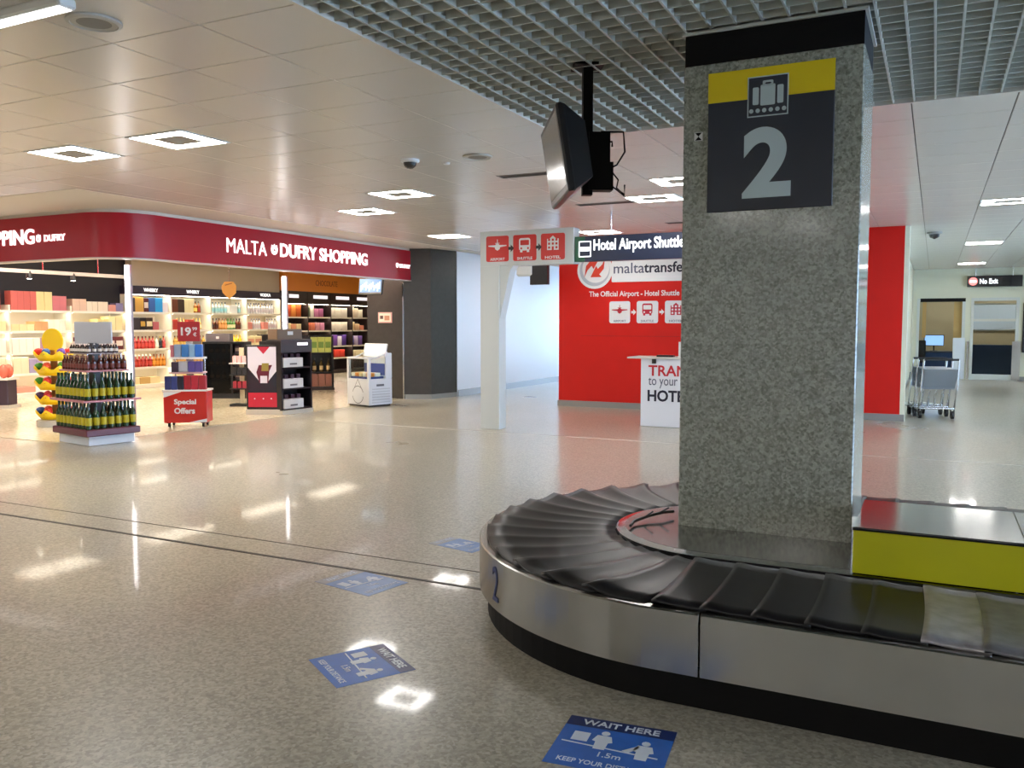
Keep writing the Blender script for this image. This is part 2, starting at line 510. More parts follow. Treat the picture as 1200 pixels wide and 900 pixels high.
MB().box(.95, 1.97, 26.985, 27.015, 1.63, 1.70).build('mid_rail', mat('pale_door_frame', 0), d2)
MB().box(0.80, .86, 26.93, 26.97, 0.02, 1.08).build('guard_panel', CHROME, d2)
MB().box(1.90, 2.10, 26.93, 26.97, 0.02, 1.08).build('guard_panel', CHROME, d2)

# office content
t = thing('office_desk', 'dark desk with blue front behind the left glazed door', 'desk', (0.1, 28.2, 0))
MB().box(-.75, .6, -.3, .3, .72, .76, bev=.005).build('desk_top', mat('desk_dark', '#3b3a44', 0.4), t)
MB().box(-.7, .55, -.28, -.25, .05, .72).build('front_panel', mat('desk_blue', '#26406f', 0.6), t)
MB().box(-.74, -.70, -.28, .28, 0, .72).build('side_panel', BLACKP, t); MB().box(.55, .59, -.28, .28, 0, .72).build('side_panel', BLACKP, t)
t = thing('monitor', 'lit blue computer monitor standing on the dark desk', 'monitor', (-.02, 28.2, .76))
MB().box(-.1, .1, -.08, .08, 0, .015).box(-.02, .02, -.01, .01, .015, .15).build('stand', BLACKP, t)
MB().box(-.27, .27, -.02, .02, .15, .48, bev=.006).build('housing', BLACKP, t)
MB().box(-.25, .25, -.024, -.02, .17, .46).build('screen', mat('monitor_glow', '#5c8ad0', 0.3, emit=.7, ecol='#8fb2ea'), t)
t = thing('office_chair', 'black swivel chair at the left end of the dark desk', 'chair', (-.45, 27.6, 0))
MB().box(-.23, .23, -.22, .22, .44, .52, bev=.03).build('seat', BLACKP, t)
MB().box(-.22, .22, .2, .26, .58, 1.08, bev=.03).build('backrest', BLACKP, t)
bs = MB().tube([(0, 0, .1), (0, 0, .44)], .03)
for q in range(5):
    a = 2 * PI * q / 5
    bs.tube([(0, 0, .1), (.27 * math.cos(a), .27 * math.sin(a), .06)], .02)
    bs.ball((.27 * math.cos(a), .27 * math.sin(a), .03), .03, .03, .03)
bs.build('base', BLACKP, t)
t = thing('blue_partition', 'low dark blue screen partition behind the right glazed door', 'partition', (1.5, 28.6, 0))
MB().box(-.75, .75, -.03, .03, .04, .95, bev=.01).build('panel', mat('partition_blue', '#22324e', 0.8), t)
MB().box(-.6, -.5, -.12, .12, 0, .04).build('foot', BLACKP, t); MB().box(.5, .6, -.12, .12, 0, .04).build('foot', BLACKP, t)
t = thing('notice_board', 'pale framed board on the wall behind the right glazed door', 'board', (1.5, 29.97, 1.4))
MB().box(-.7, .7, -.02, .02, 0, .75).build('board', mat('board_pale', '#c4ced8', 0.5), t)
MB().box(-.74, .74, -.03, .02, -.04, 0).box(-.74, .74, -.03, .02, .75, .79).build('frame', CHROME, t)

# ---------------------------------------------------------------- ceiling lamps
def ring(bm, hx, hy, ix, iy, z0, z1, mi=0):
    bm.box(-hx, hx, -hy, -iy, z0, z1, mi); bm.box(-hx, hx, iy, hy, z0, z1, mi)
    bm.box(-hx, -ix, -iy, iy, z0, z1, mi); bm.box(ix, hx, -iy, iy, z0, z1, mi)
frm = MB(); ring(frm, TX / 2 - .006, TY / 2 - .006, TX / 2 - .03, TY / 2 - .028, -.006, .012)
frm_me = frm.mesh('frame', WHITE)
dif = MB(); ring(dif, TX / 2 - .03, TY / 2 - .028, .165, .14, -.003, .009)
dif_me = dif.mesh('diffuser', LAMPM)
cen_me = MB().box(-.165, .165, -.14, .14, -.004, .01).mesh('centre_plate', mat('lamp_centre_grey', '#a9a7a2', 0.5))
where = {(-7.1, 5.29): 'leftmost square ring lamp in the white ceiling, in front of the shop sign',
         (-5.8, 5.29): 'large square ring lamp right of the leftmost one, nearest the grid field',
         (-5.8, 8.63): 'square ring ceiling lamp above the shopping lettering, the larger of two',
         (-7.1, 9.75): 'square ring ceiling lamp closest to the shop fascia lettering',
         (-7.75, 13.09): 'small square ring lamp above the dark slate column',
         (-5.15, 13.65): 'square ring lamp just above the hotel shuttle sign',
         (-3.2, 10.4): 'square ring lamp right of the hanging screen, lower of two beside the pillar',
         (-2.55, 9.19): 'square ring lamp half hidden by the pillar, upper of two',
         (0.75, 12.53): 'bright ring lamp at the right edge of the photo above the hall',
         (0.75, 18.66): 'ring lamp in the hall ceiling, second from the pillar side exit',
         (0.75, 24.8): 'farthest ring lamp in front of the no exit wall'}
for (i, j), p in lamp_cells.items():
    t = thing('ceiling_lamp', where.get(p, 'unseen square ring ceiling lamp added for more light'), 'lamp',
              (GX0 + (i + .5) * TX, GY0 + (j + .5) * TY, ZC), 0, 'square ring lamps in the white ceiling')
    put(frm_me, 'frame', t); put(dif_me, 'diffuser', t); put(cen_me, 'centre_plate', t)

# ================================================================== PILLAR + SIGN
PXL, PXR, PYF, PYB = -1.25, -0.35, 4.6, 5.22
t = thing('pillar', 'square grey granite pillar with a black band under the ceiling', 'pillar', ((PXL + PXR) / 2, (PYF + PYB) / 2, 0))
hx, hy = (PXR - PXL) / 2, (PYB - PYF) / 2
MB().box(-hx, hx, -hy, hy, 0, 2.925, bev=.006).build('shaft', GRANITE, t)
MB().box(-hx + .004, hx - .004, -hy + .004, hy - .004, 2.925, 3.085).build('black_band', BLACK, t)
bm = MB(); ring(bm, hx + .012, hy + .012, hx - .02, hy - .02, 3.085, 3.10)
bm.build('collar', GRIDM, t)

t = thing('bay_sign', 'navy and yellow sign with suitcase symbol and large 2 on the pillar', 'sign', (-1.115, PYF, 2.145))
W, HH = .632, .725
MB().box(0, W, -.012, -.0005, 0, HH, bev=.003).build('panel', NAVY, t)
MB().box(0, W, -.014, -.0115, HH - .155, HH).build('yellow_band', SIGNY, t)
ix0, iy0, S = .205, .475, .205
ic = MB()
ic.prism([(ix0, iy0), (ix0 + S, iy0), (ix0 + S, iy0 + S), (ix0, iy0 + S)], .014, .0155, 0)
ic.prism([(ix0 + .006, iy0 + .006), (ix0 + S - .006, iy0 + .006), (ix0 + S - .006, iy0 + S - .006), (ix0 + .006, iy0 + S - .006)], .0155, .0165, 1)
def sub(a, b, c, d): return rrect(ix0 + a * S, ix0 + b * S, iy0 + c * S, iy0 + d * S, .006, 2)
for a, b, c, d in ((.13, .28, .30, .73), (.32, .68, .27, .78), (.73, .88, .29, .74), (.37, .63, .76, .88)):
    ic.prism(sub(a, b, c, d), .0165, .018, 0)
ic.prism(sub(.43, .58, .79, .83), .018, .0185, 1)
for q in range(6):
    ic.disc(ix0 + S * (.1 + .16 * q), iy0 + S * .15, S * .055, .0165, .018, 0, 12)
ic.build('suitcase_symbol', [SIGNW, NAVY], t, rot=FACE_S)
text('2', t, (.185, -.0125, .062), FACE_S, w=.245, h=.36, bold=.035, m=SIGNW, name='numeral', depth=.003)
t = thing('survey_marker', 'tiny white sticker with black hourglass left of the pillar sign', 'sticker', (-1.19, PYF, 2.53))
mk = MB().prism([(0, 0), (.045, 0), (.045, .045), (0, .045)], .0005, .0015, 0)
mk.prism([(.004, .0425), (.041, .0425), (.0225, .0225)], .0015, .002, 1); mk.prism([(.004, .0025), (.041, .0025), (.0225, .0225)], .0015, .002, 1)
mk.build('marker_print', [WHITE, BLACK], t, rot=FACE_S)

# ================================================================== BAGGAGE CAROUSEL
CX, CY = -0.97, 4.67
RO, RS, RI = 1.385, 1.345, 0.63
XE = 3.6                       # the straights run on out of the frame
BT = thing('baggage_carousel', 'baggage carousel with overlapping black rubber plates around the granite pillar', 'carousel', (CX, CY, 0))
LX = XE - CX
ZB = .42
def path(r, n=48):
    """open U outline: near straight end -> left semicircle -> far straight end (local)"""
    p = [(LX, -r), (.17, -r), (0, -r)]
    p += [(-r * math.sin(PI * i / n), -r * math.cos(PI * i / n)) for i in range(1, n)]
    return p + [(0, r), (LX, r)]
def sweep(bm, prof, pts, mi=0, smooth=False):
    """prof: list of (radial offset, z); pts computed for each offset"""
    rows = [[(x, y, z) for x, y in pts(r)] for r, z in prof]
    for a, b in zip(rows[:-1], rows[1:]):
        m = len(a)
        bm.add(a + b, [(i, i + 1, m + i + 1, m + i) for i in range(m - 1)], mi, smooth)
def arc_pts(a0, a1, n):
    def f(r):
        return [(-r * math.sin(a0 + (a1 - a0) * i / n), -r * math.cos(a0 + (a1 - a0) * i / n)) for i in range(n + 1)]
    return f
def line_pts(x0, x1, sgn):
    return lambda r: [(x0, sgn * r), (x1, sgn * r)]
rim_prof = [(RO - .05, .385), (RO - .05, .398), (RO - .046, .402), (RO - .006, .402), (RO, .396), (RO, .146), (RO - .03, .146)]
def rim(ptsf, nm='fascia_panel'):
    b = MB(); sweep(b, list(reversed(rim_prof)), ptsf, 0, False)
    return b.build(nm, STEEL, BT)
def curve_then(r):
    return [(.165, -r)] + arc_pts(0, R(88), 30)(r)
rim(curve_then)
rim(arc_pts(R(88.3), R(180), 30))
rim(lambda r: [(LX, -r), (.173, -r)])
rim(lambda r: [(0.004, r), (LX, r)])
b = MB()
sweep(b, [(RO - .07, 0), (RO - .045, 0), (RO - .045, .16), (RO - .07, .16)], path)
b.build('plinth', BLACK, BT)
b = MB()   # bed under the plates and the inner island deck
sweep(b, [(RO - .05, .386), (RI - .02, .386)], path)
b.build('plate_bed', BLACK, BT)
b = MB()
sweep(b, [(RI - .002, .386), (RI - .002, .425), (RI - .012, .428), (RI - .05, .435)], path, 0, True)
b.build('inner_kerb', CHROME, BT)
def clip(poly, ax, v, keep_less):
    out = []
    for i in range(len(poly)):
        p, q_ = poly[i], poly[(i + 1) % len(poly)]
        ip = (p[ax] <= v) == keep_less; iq = (q_[ax] <= v) == keep_less
        if ip: out.append(p)
        if ip != iq:
            t_ = (v - p[ax]) / (q_[ax] - p[ax])
            out.append((p[0] + (q_[0] - p[0]) * t_, p[1] + (q_[1] - p[1]) * t_))
    return out
dk = path(RI - .05)
hx0, hx1, hy0, hy1 = PXL - CX - .002, PXR - CX + .002, PYF - CY - .002, PYB - CY + .002
mid = clip(clip(dk, 1, hy0, False), 1, hy1, True)
b = MB()          # one deck sheet cut out around the pillar
for piece in (clip(dk, 1, hy0, True), clip(dk, 1, hy1, False), clip(mid, 0, hx0, True), clip(mid, 0, hx1, False)):
    b.prism(piece, .38, .436)
b.build('island_deck', POLISH, BT)
# plates
def slat_profile(u):
    """height over the plate from the tucked edge (u=0) to the free lapping edge (u=1)"""
    return .006 + .012 * u + .010 * math.exp(-((u - .86) / .10) ** 2) - .004 * math.exp(-((u - .45) / .12) ** 2)
NS = 17
DA = PI / NS
b = MB()
nu, nr = 9, 8
top = []
for iu in range(nu + 1):
    u = iu / nu
    for ir in range(nr + 1):
        v = ir / nr
        r = RI + .004 + (RS - RI - .004) * v
        a = (u * 1.22 - .11) * DA + .09 * (v - .5) ** 2 * 2.2 + .05 * (v - .5)
        z = ZB - .018 + slat_profile(u) * (.55 + .9 * v) + (.006 if v > .1 else 0) - .010 * (v > .97)
        top.append((-r * math.sin(a), -r * math.cos(a), z))
vs = top + [(x, y, z - .012) for x, y, z in top]
fs = []
q = nr + 1; N = len(top)
for iu in range(nu):
    for ir in range(nr):
        a0 = iu * q + ir
        fs.append((a0, a0 + 1, a0 + q + 1, a0 + q)); fs.append((N + a0, N + a0 + q, N + a0 + q + 1, N + a0 + 1))
for iu in range(nu):
    for ir in (0, nr):
        a0 = iu * q + ir
        fs.append((a0, a0 + q, N + a0 + q, N + a0) if ir == 0 else (a0, N + a0, N + a0 + q, a0 + q))
for ir in range(nr):
    for iu in (0, nu):
        a0 = iu * q + ir
        fs.append((a0, N + a0, N + a0 + 1, a0 + 1) if iu == 0 else (a0, a0 + 1, N + a0 + 1, N + a0))
b.add(vs, fs, 0, True)
curve_me = b.mesh('rubber_plate', RUBBER)
for i in range(NS):
    put(curve_me, 'rubber_plate', BT, (0, 0, random.uniform(-.001, .002)), (0, 0, -i * DA))
# straight plates
SW = .20
def straight(mname, m):
    b = MB()
    vs = []
    for iu in range(nu + 1):
        u = iu / nu
        for ir in range(nr + 1):
            v = ir / nr
            r = RI + .004 + (RS - RI - .004) * v
            xx = (u * 1.12 - .06) * SW + .04 * (v - .5) ** 2
            vs.append((-xx, -r, ZB - .010 + slat_profile(u) * .45))
    vs2 = vs + [(x, y, z - .012) for x, y, z in vs]
    b.add(vs2, fs, 0, True)
    return b.mesh(mname, m)
str_me = straight('rubber_plate', RUBBER)
worn_me = straight('rubber_plate', RUBBER2)
mid_me = straight('rubber_plate', mat('half_worn_rubber', '#6f6d71', 0.28, spec=.7, vary=.35, vscale=12))
x = .18
while x < LX:
    xw = x + CX
    put(worn_me if .15 < xw < .25 else mid_me if .35 < xw < .45 else str_me, 'rubber_plate', BT, (x, 0, random.uniform(-.002, .002)))
    put(str_me, 'rubber_plate', BT, (x - SW, 0, 0), (0, 0, PI))
    x += SW
# yellow island cover
BX0 = -.30 - CX
yb0, yb1 = 4.045 - CY, 4.74 - CY
t2 = thing('island_cover', 'long steel topped cover with a yellow front beside the pillar', 'cover', (-.30, 4.045, .436))
LL = XE + .30
MB().box(0, LL, 0, .02, 0.001, .195).build('yellow_panel', YELLOW, t2)
MB().box(-.004, LL, -.004, .024, .195, .203).build('edge_trim', BLACK, t2)
MB().box(0, .02, .02, .69, 0.001, .195).build('end_panel', STEEL, t2)
MB().box(0, LL, .67, .69, 0.001, .195).build('back_panel', STEEL, t2)
for q in range(6):
    MB().box(.02 + q * .65 if q else 0, .02 + (q + 1) * .65 - .004, .024, .69, .195, .204).build('steel_lid', POLISH, t2)
# blue numeral on the rim
ang = math.atan2(4.67 - 3.62, -(-1.95 + .97) * -1) 
va = math.atan2(3.62 - CY, -1.92 - CX)
o = text('2', BT, (0, 0, 0), (0, 0, 0), w=.075, h=.17, bold=0.0, m=mat('numeral_blue', '#1c2f66', 0.4), name='numeral', depth=.002)
o.location = ((RO + .001) * math.cos(va) + .037 * math.sin(va), (RO + .001) * math.sin(va) - .037 * math.cos(va), .19)
o.rotation_euler = (R(90), 0, va + R(90))
tb = MB().tube([(-.49, -.27, .45), (-.50, -.18, .455), (-.46, -.05, .462), (-.40, .05, .47), (-.36, .12, .465)], .009)
tb.tube([(-.47, -.1, .46), (-.42, -.08, .50)], .005); tb.tube([(-.42, .02, .468), (-.36, .03, .505)], .005)
tag(tb.build('strap', BLACKP, None, (CX, CY, 0)), 'black strap end lying on the inner kerb of the carousel', 'strap')

# ================================================================== FLOOR STICKERS
def person(bm, x, y, s, m=0, z0=.0022, z1=.0028):
    bm.disc(x, y + .062 * s, .014 * s, z0, z1, m, 10)
    bm.prism([(x - .022 * s, y + .046 * s), (x + .022 * s, y + .046 * s), (x + .032 * s, y + .01 * s), (x + .02 * s, y + .005 * s), (x + .018 * s, y - .04 * s),
              (x - .018 * s, y - .04 * s), (x - .02 * s, y + .005 * s), (x - .032 * s, y + .01 * s)], z0, z1, m)
def sticker(label, p_bl, p_br, p_tl, faded, head):
    """corners on the floor: bottom-left, bottom-right (of the print) and top-left"""
    o = Vector((*p_bl, 0)); ux = Vector((*p_br, 0)) - o; uy = Vector((*p_tl, 0)) - o
    w, h = ux.length, uy.length
    t = thing('floor_sticker', label, 'sticker', (p_bl[0], p_bl[1], 0), math.atan2(ux.y, ux.x), 'queue distance stickers on the floor')
    MB().box(0, w, 0, h, .0003, .0014).build('sheet', BLUEF if faded else BLUE, t)
    MB().box(0, w, h * .80, h, .0014, .0018).build('header', (BLUEFD if head else BLUEF) if faded else BLUED, t)
    wm = STW if not faded else mat('faded_print', '#b9c6da', 0.4)
    text('WAIT HERE', t, (w * .14, h * .845, .0018), (0, 0, 0), w=w * .72, h=h * .11, bold=.02, m=wm, depth=.0008)
    text('KEEP YOUR DISTANCE', t, (w * .1, h * .08, .0014), (0, 0, 0), w=w * .8, h=h * .08, bold=.015, m=wm, depth=.0008)
    text('1.5m', t, (w * .42, h * .26, .0014), (0, 0, 0), w=w * .2, h=h * .09, bold=.01, m=wm, depth=.0008)
    pc = MB()
    person(pc, w * .40, h * .52, w * 2.9); person(pc, w * .78, h * .45, w * 2.9)
    pc.prism([(w * .12, h * .50), (w * .27, h * .50), (w * .27, h * .68), (w * .12, h * .68)], .0022, .0028)
    pc.prism([(w * .05, h * .45), (w * .92, h * .39), (w * .92, h * .41), (w * .05, h * .47)], .0014, .0022)
    pc.prism([(w * .60, h * .44), (w * .72, h * .58), (w * .74, h * .54), (w * .66, h * .42)], .0022, .0028)
    pc.build('pictogram', wm, t)
sticker('bright blue wait here sticker nearest the camera beside the carousel plinth', (-1.205, 2.665), (-.79, 2.71), (-1.172, 3.045), False, True)
sticker('blue wait here sticker lying diagonally in the open floor, dark header at its right end', (-2.55, 3.02), (-2.24, 2.83), (-2.33, 3.32), False, True)
sticker('worn pale blue sticker crossing the dark floor joint', (-2.85, 3.90), (-2.79, 4.22), (-3.30, 4.02), True, True)
sticker('faded blue sticker half hidden behind the carousel end', (-2.77, 4.97), (-2.72, 5.20), (-3.16, 5.10), True, True)

# ================================================================== HANGING SCREEN
th = R(120.5)
t = thing('hanging_screen', 'black flat screen hung from the grid ceiling on a square pole, tilted down', 'screen', (-2.089, 4.88, 2.56), th)
tl = (R(-9), 0, 0)
MB().box(-.40, .40, -.005, .045, -.25, .25, bev=.012).build('bezel', BLACKP, t, rot=tl)
MB().box(-.365, .365, .045, .0465, -.205, .215).build('screen_panel', mat('screen_grey', '#4b4d4c', 0.14, spec=.8), t, rot=tl)
bk = MB()
v = [(-.39, -.005, -.24), (.39, -.005, -.24), (.39, -.005, .24), (-.39, -.005, .24), (-.28, -.13, -.17), (.28, -.13, -.17), (.28, -.13, .15), (-.28, -.13, .15)]
bk.add(v, [(0, 1, 5, 4), (1, 2, 6, 5), (2, 3, 7, 6), (3, 0, 4, 7), (7, 4, 5, 6)], 0)
bk.build('back_shell', BLACKP, t, rot=tl)
inv = Matrix.Rotation(-th, 4, 'Z')
pp = inv @ Vector((-1.945 + 2.089, 4.955 - 4.88, 0))
pole = MB().box(pp.x - .03, pp.x + .03, pp.y - .03, pp.y + .03, -.22, .60)
pole.box(pp.x - .09, pp.x + .09, pp.y - .09, pp.y + .09, .545, .56)
pole.build('pole', BLACK, t)
MB().box(-.12, .12, pp.y + .02, -.08, -.08, .02).build('mounting_arm', BLACK, t)
p2 = inv @ Vector((.195, .075 + .045, 0))
jb = MB().box(p2.x - .05, p2.x + .05, p2.y - .07, p2.y + .06, -.02, .16).box(p2.x - .05, p2.x + .05, p2.y - .09, p2.y + .06, -.19, -.02)
jb.build('junction_box', BLACK, t)
cbm = MB()
cbm.tube([(p2.x, p2.y - .02, .17), (p2.x, p2.y - .16, .17), (p2.x, p2.y - .17, .05), (p2.x, p2.y - .12, -.03), (p2.x, p2.y - .08, -.05)], .006)
cbm.tube([(p2.x, p2.y - .03, .11), (p2.x, p2.y - .09, .11), (p2.x, p2.y - .09, .08)], .006)
cbm.tube([(p2.x, p2.y - .08, -.06), (p2.x, p2.y - .13, -.12), (p2.x, p2.y - .12, -.17), (p2.x, p2.y - .17, -.21)], .005)
cbm.tube([(p2.x, p2.y - .08, -.15), (p2.x, p2.y - .17, -.22), (p2.x, p2.y - .17, -.15)], .005)
cbm.build('cable', BLACK, t)

# ================================================================== SMALL CEILING FITTINGS
def round_fit(label, x, y, r, m=None, nm='ceiling_speaker'):
    t = thing(nm, label, 'speaker', (x, y, ZC))
    MB().lathe([(r, -.001), (r, -.012), (r * .86, -.018), (r * .84, -.012)], 20).build('rim', mat('fitting_rim', '#b9b5ac', .5), t)
    MB().lathe([(r * .85, -.010), (r * .4, -.014), (0.0001, -.015)], 20).build('grille', m or mat('speaker_grille', '#8f8b84', .7), t)
round_fit('round grey ceiling speaker in the tile at the upper left', -3.91, 3.06, .135)
round_fit('small round ceiling speaker left of the hanging screen', -3.84, 7.02, .14)
t = thing('dome_camera', 'small dark dome camera in the ceiling above the shop lettering', 'camera', (-4.49, 6.88, ZC))
MB().lathe([(.09, -.001), (.09, -.02), (.07, -.03)], 16).build('base', WHITE, t)
MB().lathe([(.065, -.025), (.055, -.06), (.03, -.08), (.0001, -.085)], 16).build('dome', mat('dome_dark', '#2c2b2b', .15), t)
tag(MB().lathe([(.035, -.001), (.03, -.02), (.0001, -.025)], 12).build('smoke_detector', WHITE, None, (-4.25, 7.15, ZC)), 'tiny white detector beside the dome camera', 'detector')
t = thing('dome_camera', 'small dark dome camera in the hall ceiling above the trolleys', 'camera', (-.06, 16.14, ZC))
MB().lathe([(.12, -.001), (.12, -.03), (.09, -.04)], 16).build('base', SKIRT, t)
MB().lathe([(.09, -.03), (.07, -.09), (.0001, -.12)], 16).build('dome', mat('dome_dark', 0), t)
for lab, x, y, w, h in (('dark slotted air vent left of the hanging screen', -3.87, 8.11, .6, .16), ('dark slotted air vent right of the hanging screen', -3.78, 10.45, .9, .16),
                        ('dark slotted air vent above the hotel shuttle sign', -3.3, 12.9, .9, .16)):
    t = thing('air_vent', lab, 'vent', (x, y, ZC), 0, 'slot vents in the ceiling')
    bm = MB(); ring(bm, w / 2, h / 2, w / 2 - .02, h / 2 - .02, -.006, -.0005); bm.build('frame', mat('vent_grey', '#7d7972', .5), t)
    for q in range(3):
        MB().box(-w / 2 + .02, w / 2 - .02, -.045 + q * .04, -.03 + q * .04, -.008, -.001).build('slat', mat('vent_dark', '#4b4843', .5), t)
t = thing('lamp_bar', 'end of a pale lamp bar at the top left corner of the ceiling', 'lamp', (-4.35, 2.78, ZC))
MB().box(-.9, .62, -.05, .05, -.05, -.001, bev=.01).build('housing', WHITE, t)
MB().box(-.88, .60, -.035, .035, -.054, -.05).build('diffuser', mat('bar_diffuser', '#ffffff', .5, emit=1.0), t)

# ================================================================== ARCH, HANGING SIGN, KIOSK GRAPHICS, COUNTER
def icon_plane(b, x, y, s, mi, z0, z1):
    b.prism([(x - .42 * s, y + .02 * s), (x - .12 * s, y - .02 * s), (x - .1 * s, y - .1 * s), (x, y - .16 * s), (x + .1 * s, y - .1 * s), (x + .12 * s, y - .02 * s), (x + .42 * s, y + .02 * s), (x + .42 * s, y + .06 * s), (x + .1 * s, y + .07 * s), (x - .1 * s, y + .07 * s), (x - .42 * s, y + .06 * s)], z0, z1, mi)
    b.disc(x, y + .02 * s, .11 * s, z0, z1 + .0004, mi, 14)
    b.prism([(x - .02 * s, y + .1 * s), (x + .02 * s, y + .1 * s), (x + .012 * s, y + .3 * s), (x - .012 * s, y + .3 * s)], z0, z1, mi)
    b.prism([(x - .1 * s, y + .13 * s), (x + .1 * s, y + .13 * s), (x + .1 * s, y + .155 * s), (x - .1 * s, y + .155 * s)], z0, z1, mi)
def icon_bus(b, x, y, s, mi, hole, z0, z1):
    b.prism(rrect(x - .28 * s, x + .28 * s, y - .22 * s, y + .34 * s, .1 * s), z0, z1, mi)
    b.prism(rrect(x - .22 * s, x + .22 * s, y + .02 * s, y + .25 * s, .03 * s), z1, z1 + .0006, hole)
    for q in (-1, 1):
        b.disc(x + q * .17 * s, y - .12 * s, .05 * s, z1, z1 + .0006, hole, 12)
        b.prism(rrect(x + q * .17 * s - .06 * s, x + q * .17 * s + .06 * s, y - .3 * s, y - .21 * s, .02 * s), z0, z1, mi)
def icon_hotel(b, x, y, s, mi, hole, z0, z1):
    b.prism([(x - .28 * s, y - .28 * s), (x + .28 * s, y - .28 * s), (x + .28 * s, y + .22 * s), (x + .16 * s, y + .22 * s), (x, y + .36 * s), (x - .16 * s, y + .22 * s), (x - .28 * s, y + .22 * s)], z0, z1, mi)
    for r_ in range(3):
        for c_ in range(3):
            if r_ == 0 and c_ == 1: continue
            b.prism(rrect(x + (c_ - 1) * .18 * s - .05 * s, x + (c_ - 1) * .18 * s + .05 * s, y + (r_ * .17 - .22) * s, y + (r_ * .17 - .12) * s, .01 * s, 1), z1, z1 + .0006, hole)
    b.prism([(x - .05 * s, y - .28 * s), (x + .05 * s, y - .28 * s), (x + .05 * s, y - .12 * s), (x - .05 * s, y - .12 * s)], z1, z1 + .0006, hole)
def arrow(b, x, y, s, mi, z0, z1):
    b.prism([(x - .12 * s, y - .06 * s), (x - .01 * s, y - .06 * s), (x - .01 * s, y - .15 * s), (x + .14 * s, y), (x - .01 * s, y + .15 * s), (x - .01 * s, y + .06 * s), (x - .12 * s, y + .06 * s)], z0, z1, mi)

ARCHW = mat('arch_grey_white', '#c3c6c2', 0.4)
t = thing('portal_frame', 'pale grey portal frame with three red travel symbols over the passage', 'frame', (-5.88, 11.1, 0))
MB().box(-.15, .16, 0, .22, 0, 2.40, bev=.004).build('post', ARCHW, t)
MB().box(-.15, 1.33, 0, .22, 2.40, 2.90, bev=.004).build('beam', ARCHW, t)
br = MB(); br.prism([(.16, 2.40), (.38, 2.40), (.33, 2.33), (.16, 1.62)], -.20, -.02, M=MX(rot=FACE_S)); br.build('bracket', ARCHW, t)
for q, nm in enumerate(('AIRPORT', 'SHUTTLE', 'HOTEL')):
    S = .37
    cx = .135 + q * .44; cy = 2.645
    b = MB().prism(rrect(cx - S / 2, cx + S / 2, cy - S / 2, cy + S / 2, .03), .0005, .003, 0)
    (icon_plane(b, cx, cy + .03, S * .95, 1, .003, .005) if q == 0 else icon_bus(b, cx, cy + .03, S * .85, 1, 0, .003, .005) if q == 1 else icon_hotel(b, cx, cy + .04, S * .85, 1, 0, .003, .005))
    o = b.build('symbol_plate', [mat('symbol_red', '#c7251c', .4), WHITE], t, rot=FACE_S)
    text(nm, o, (cx - .12, cy - S * .46, .003), (0, 0, 0), w=.24, h=.04, bold=.02, m=WHITE, depth=.002)
    if q < 2:
        a = MB(); arrow(a, cx + .22, cy, .36, 0, .0005, .004); a.build('arrow', BLACKP, t, rot=FACE_S)

t = thing('shuttle_sign', 'long navy hanging sign reading Hotel Airport Shuttle with a green end', 'sign', (-4.53, 11.12, 2.42))
MB().box(.02, 2.7, 0, .12, 0, .345, bev=.004).build('panel', mat('shuttle_navy', '#1d2740', .35), t)
MB().box(-.01, .14, -.003, .123, 0, .345).build('green_end', GREENPLATE, t)
text('Hotel Airport Shuttle', t, (.27, -.001, .10), FACE_S, w=1.27, h=.20, bold=.02, m=SIGNLIT, depth=.003)
b = MB().prism(rrect(.05, .235, .06, .28, .012), .004, .006, 0)
b.prism(rrect(.065, .22, .075, .265, .008), .006, .007, 1); b.prism([(.075, .14), (.21, .14), (.21, .20), (.075, .20)], .007, .008, 0)
b.build('symbol_plate', [SIGNLIT, mat('shuttle_navy', 0)], t, rot=FACE_S)
for xx in (.5, 2.2):
    MB().tube([(xx, .06, .345), (xx, .06, .68)], .012).build('hanging_rod', CHROME, t)

t = thing('kiosk_graphic', 'white logo band and lettering applied to the red kiosk wall', 'sign', (-6.4, 14.9, 0))
def rel(xw): return xw + 6.4
b = MB().prism(rrect(rel(-5.35), rel(-1.6), 2.32, 2.76, .02), .001, .006, 0)
b.disc(rel(-5.68), 2.55, .345, .001, .010, 0, 36)
b.disc(rel(-5.68), 2.55, .295, .010, .012, 1, 36)
b.disc(rel(-5.66), 2.58, .265, .012, .013, 0, 36)
b.build('logo_band', [WHITE, mat('logo_grey', '#aeb3ba', .5)], t, rot=FACE_S)
b = MB()
cx, cz = rel(-5.68), 2.57
b.prism([(cx - .20, cz - .15), (cx - .17, cz + .06), (cx - .08, cz + .16), (cx - .12, cz + .21), (cx + .10, cz + .21), (cx - .02, cz + .0), (cx - .06, cz + .06), (cx - .14, cz - .02)], .013, .017, 0)
b.prism([(cx + .20, cz + .20), (cx + .18, cz + .0), (cx + .09, cz - .10), (cx + .14, cz - .15), (cx - .08, cz - .15), (cx + .03, cz + .06), (cx + .06, cz + .0), (cx + .15, cz + .08)], .013, .017, 0)
b.build('logo_arrows', mat('logo_red', '#cf3a24', .4), t, rot=FACE_S)
text('malta', t, (rel(-5.31), -.006, 2.475), FACE_S, w=.58, h=.19, m=INKG, bold=.005)
text('transfer', t, (rel(-4.735), -.006, 2.475), FACE_S, w=.82, h=.19, m=INK, bold=.02)
text('The Official Airport - Hotel Shuttle', t, (rel(-5.79), -.001, 2.03), FACE_S, w=1.71, h=.13, m=WHITE, bold=.015)
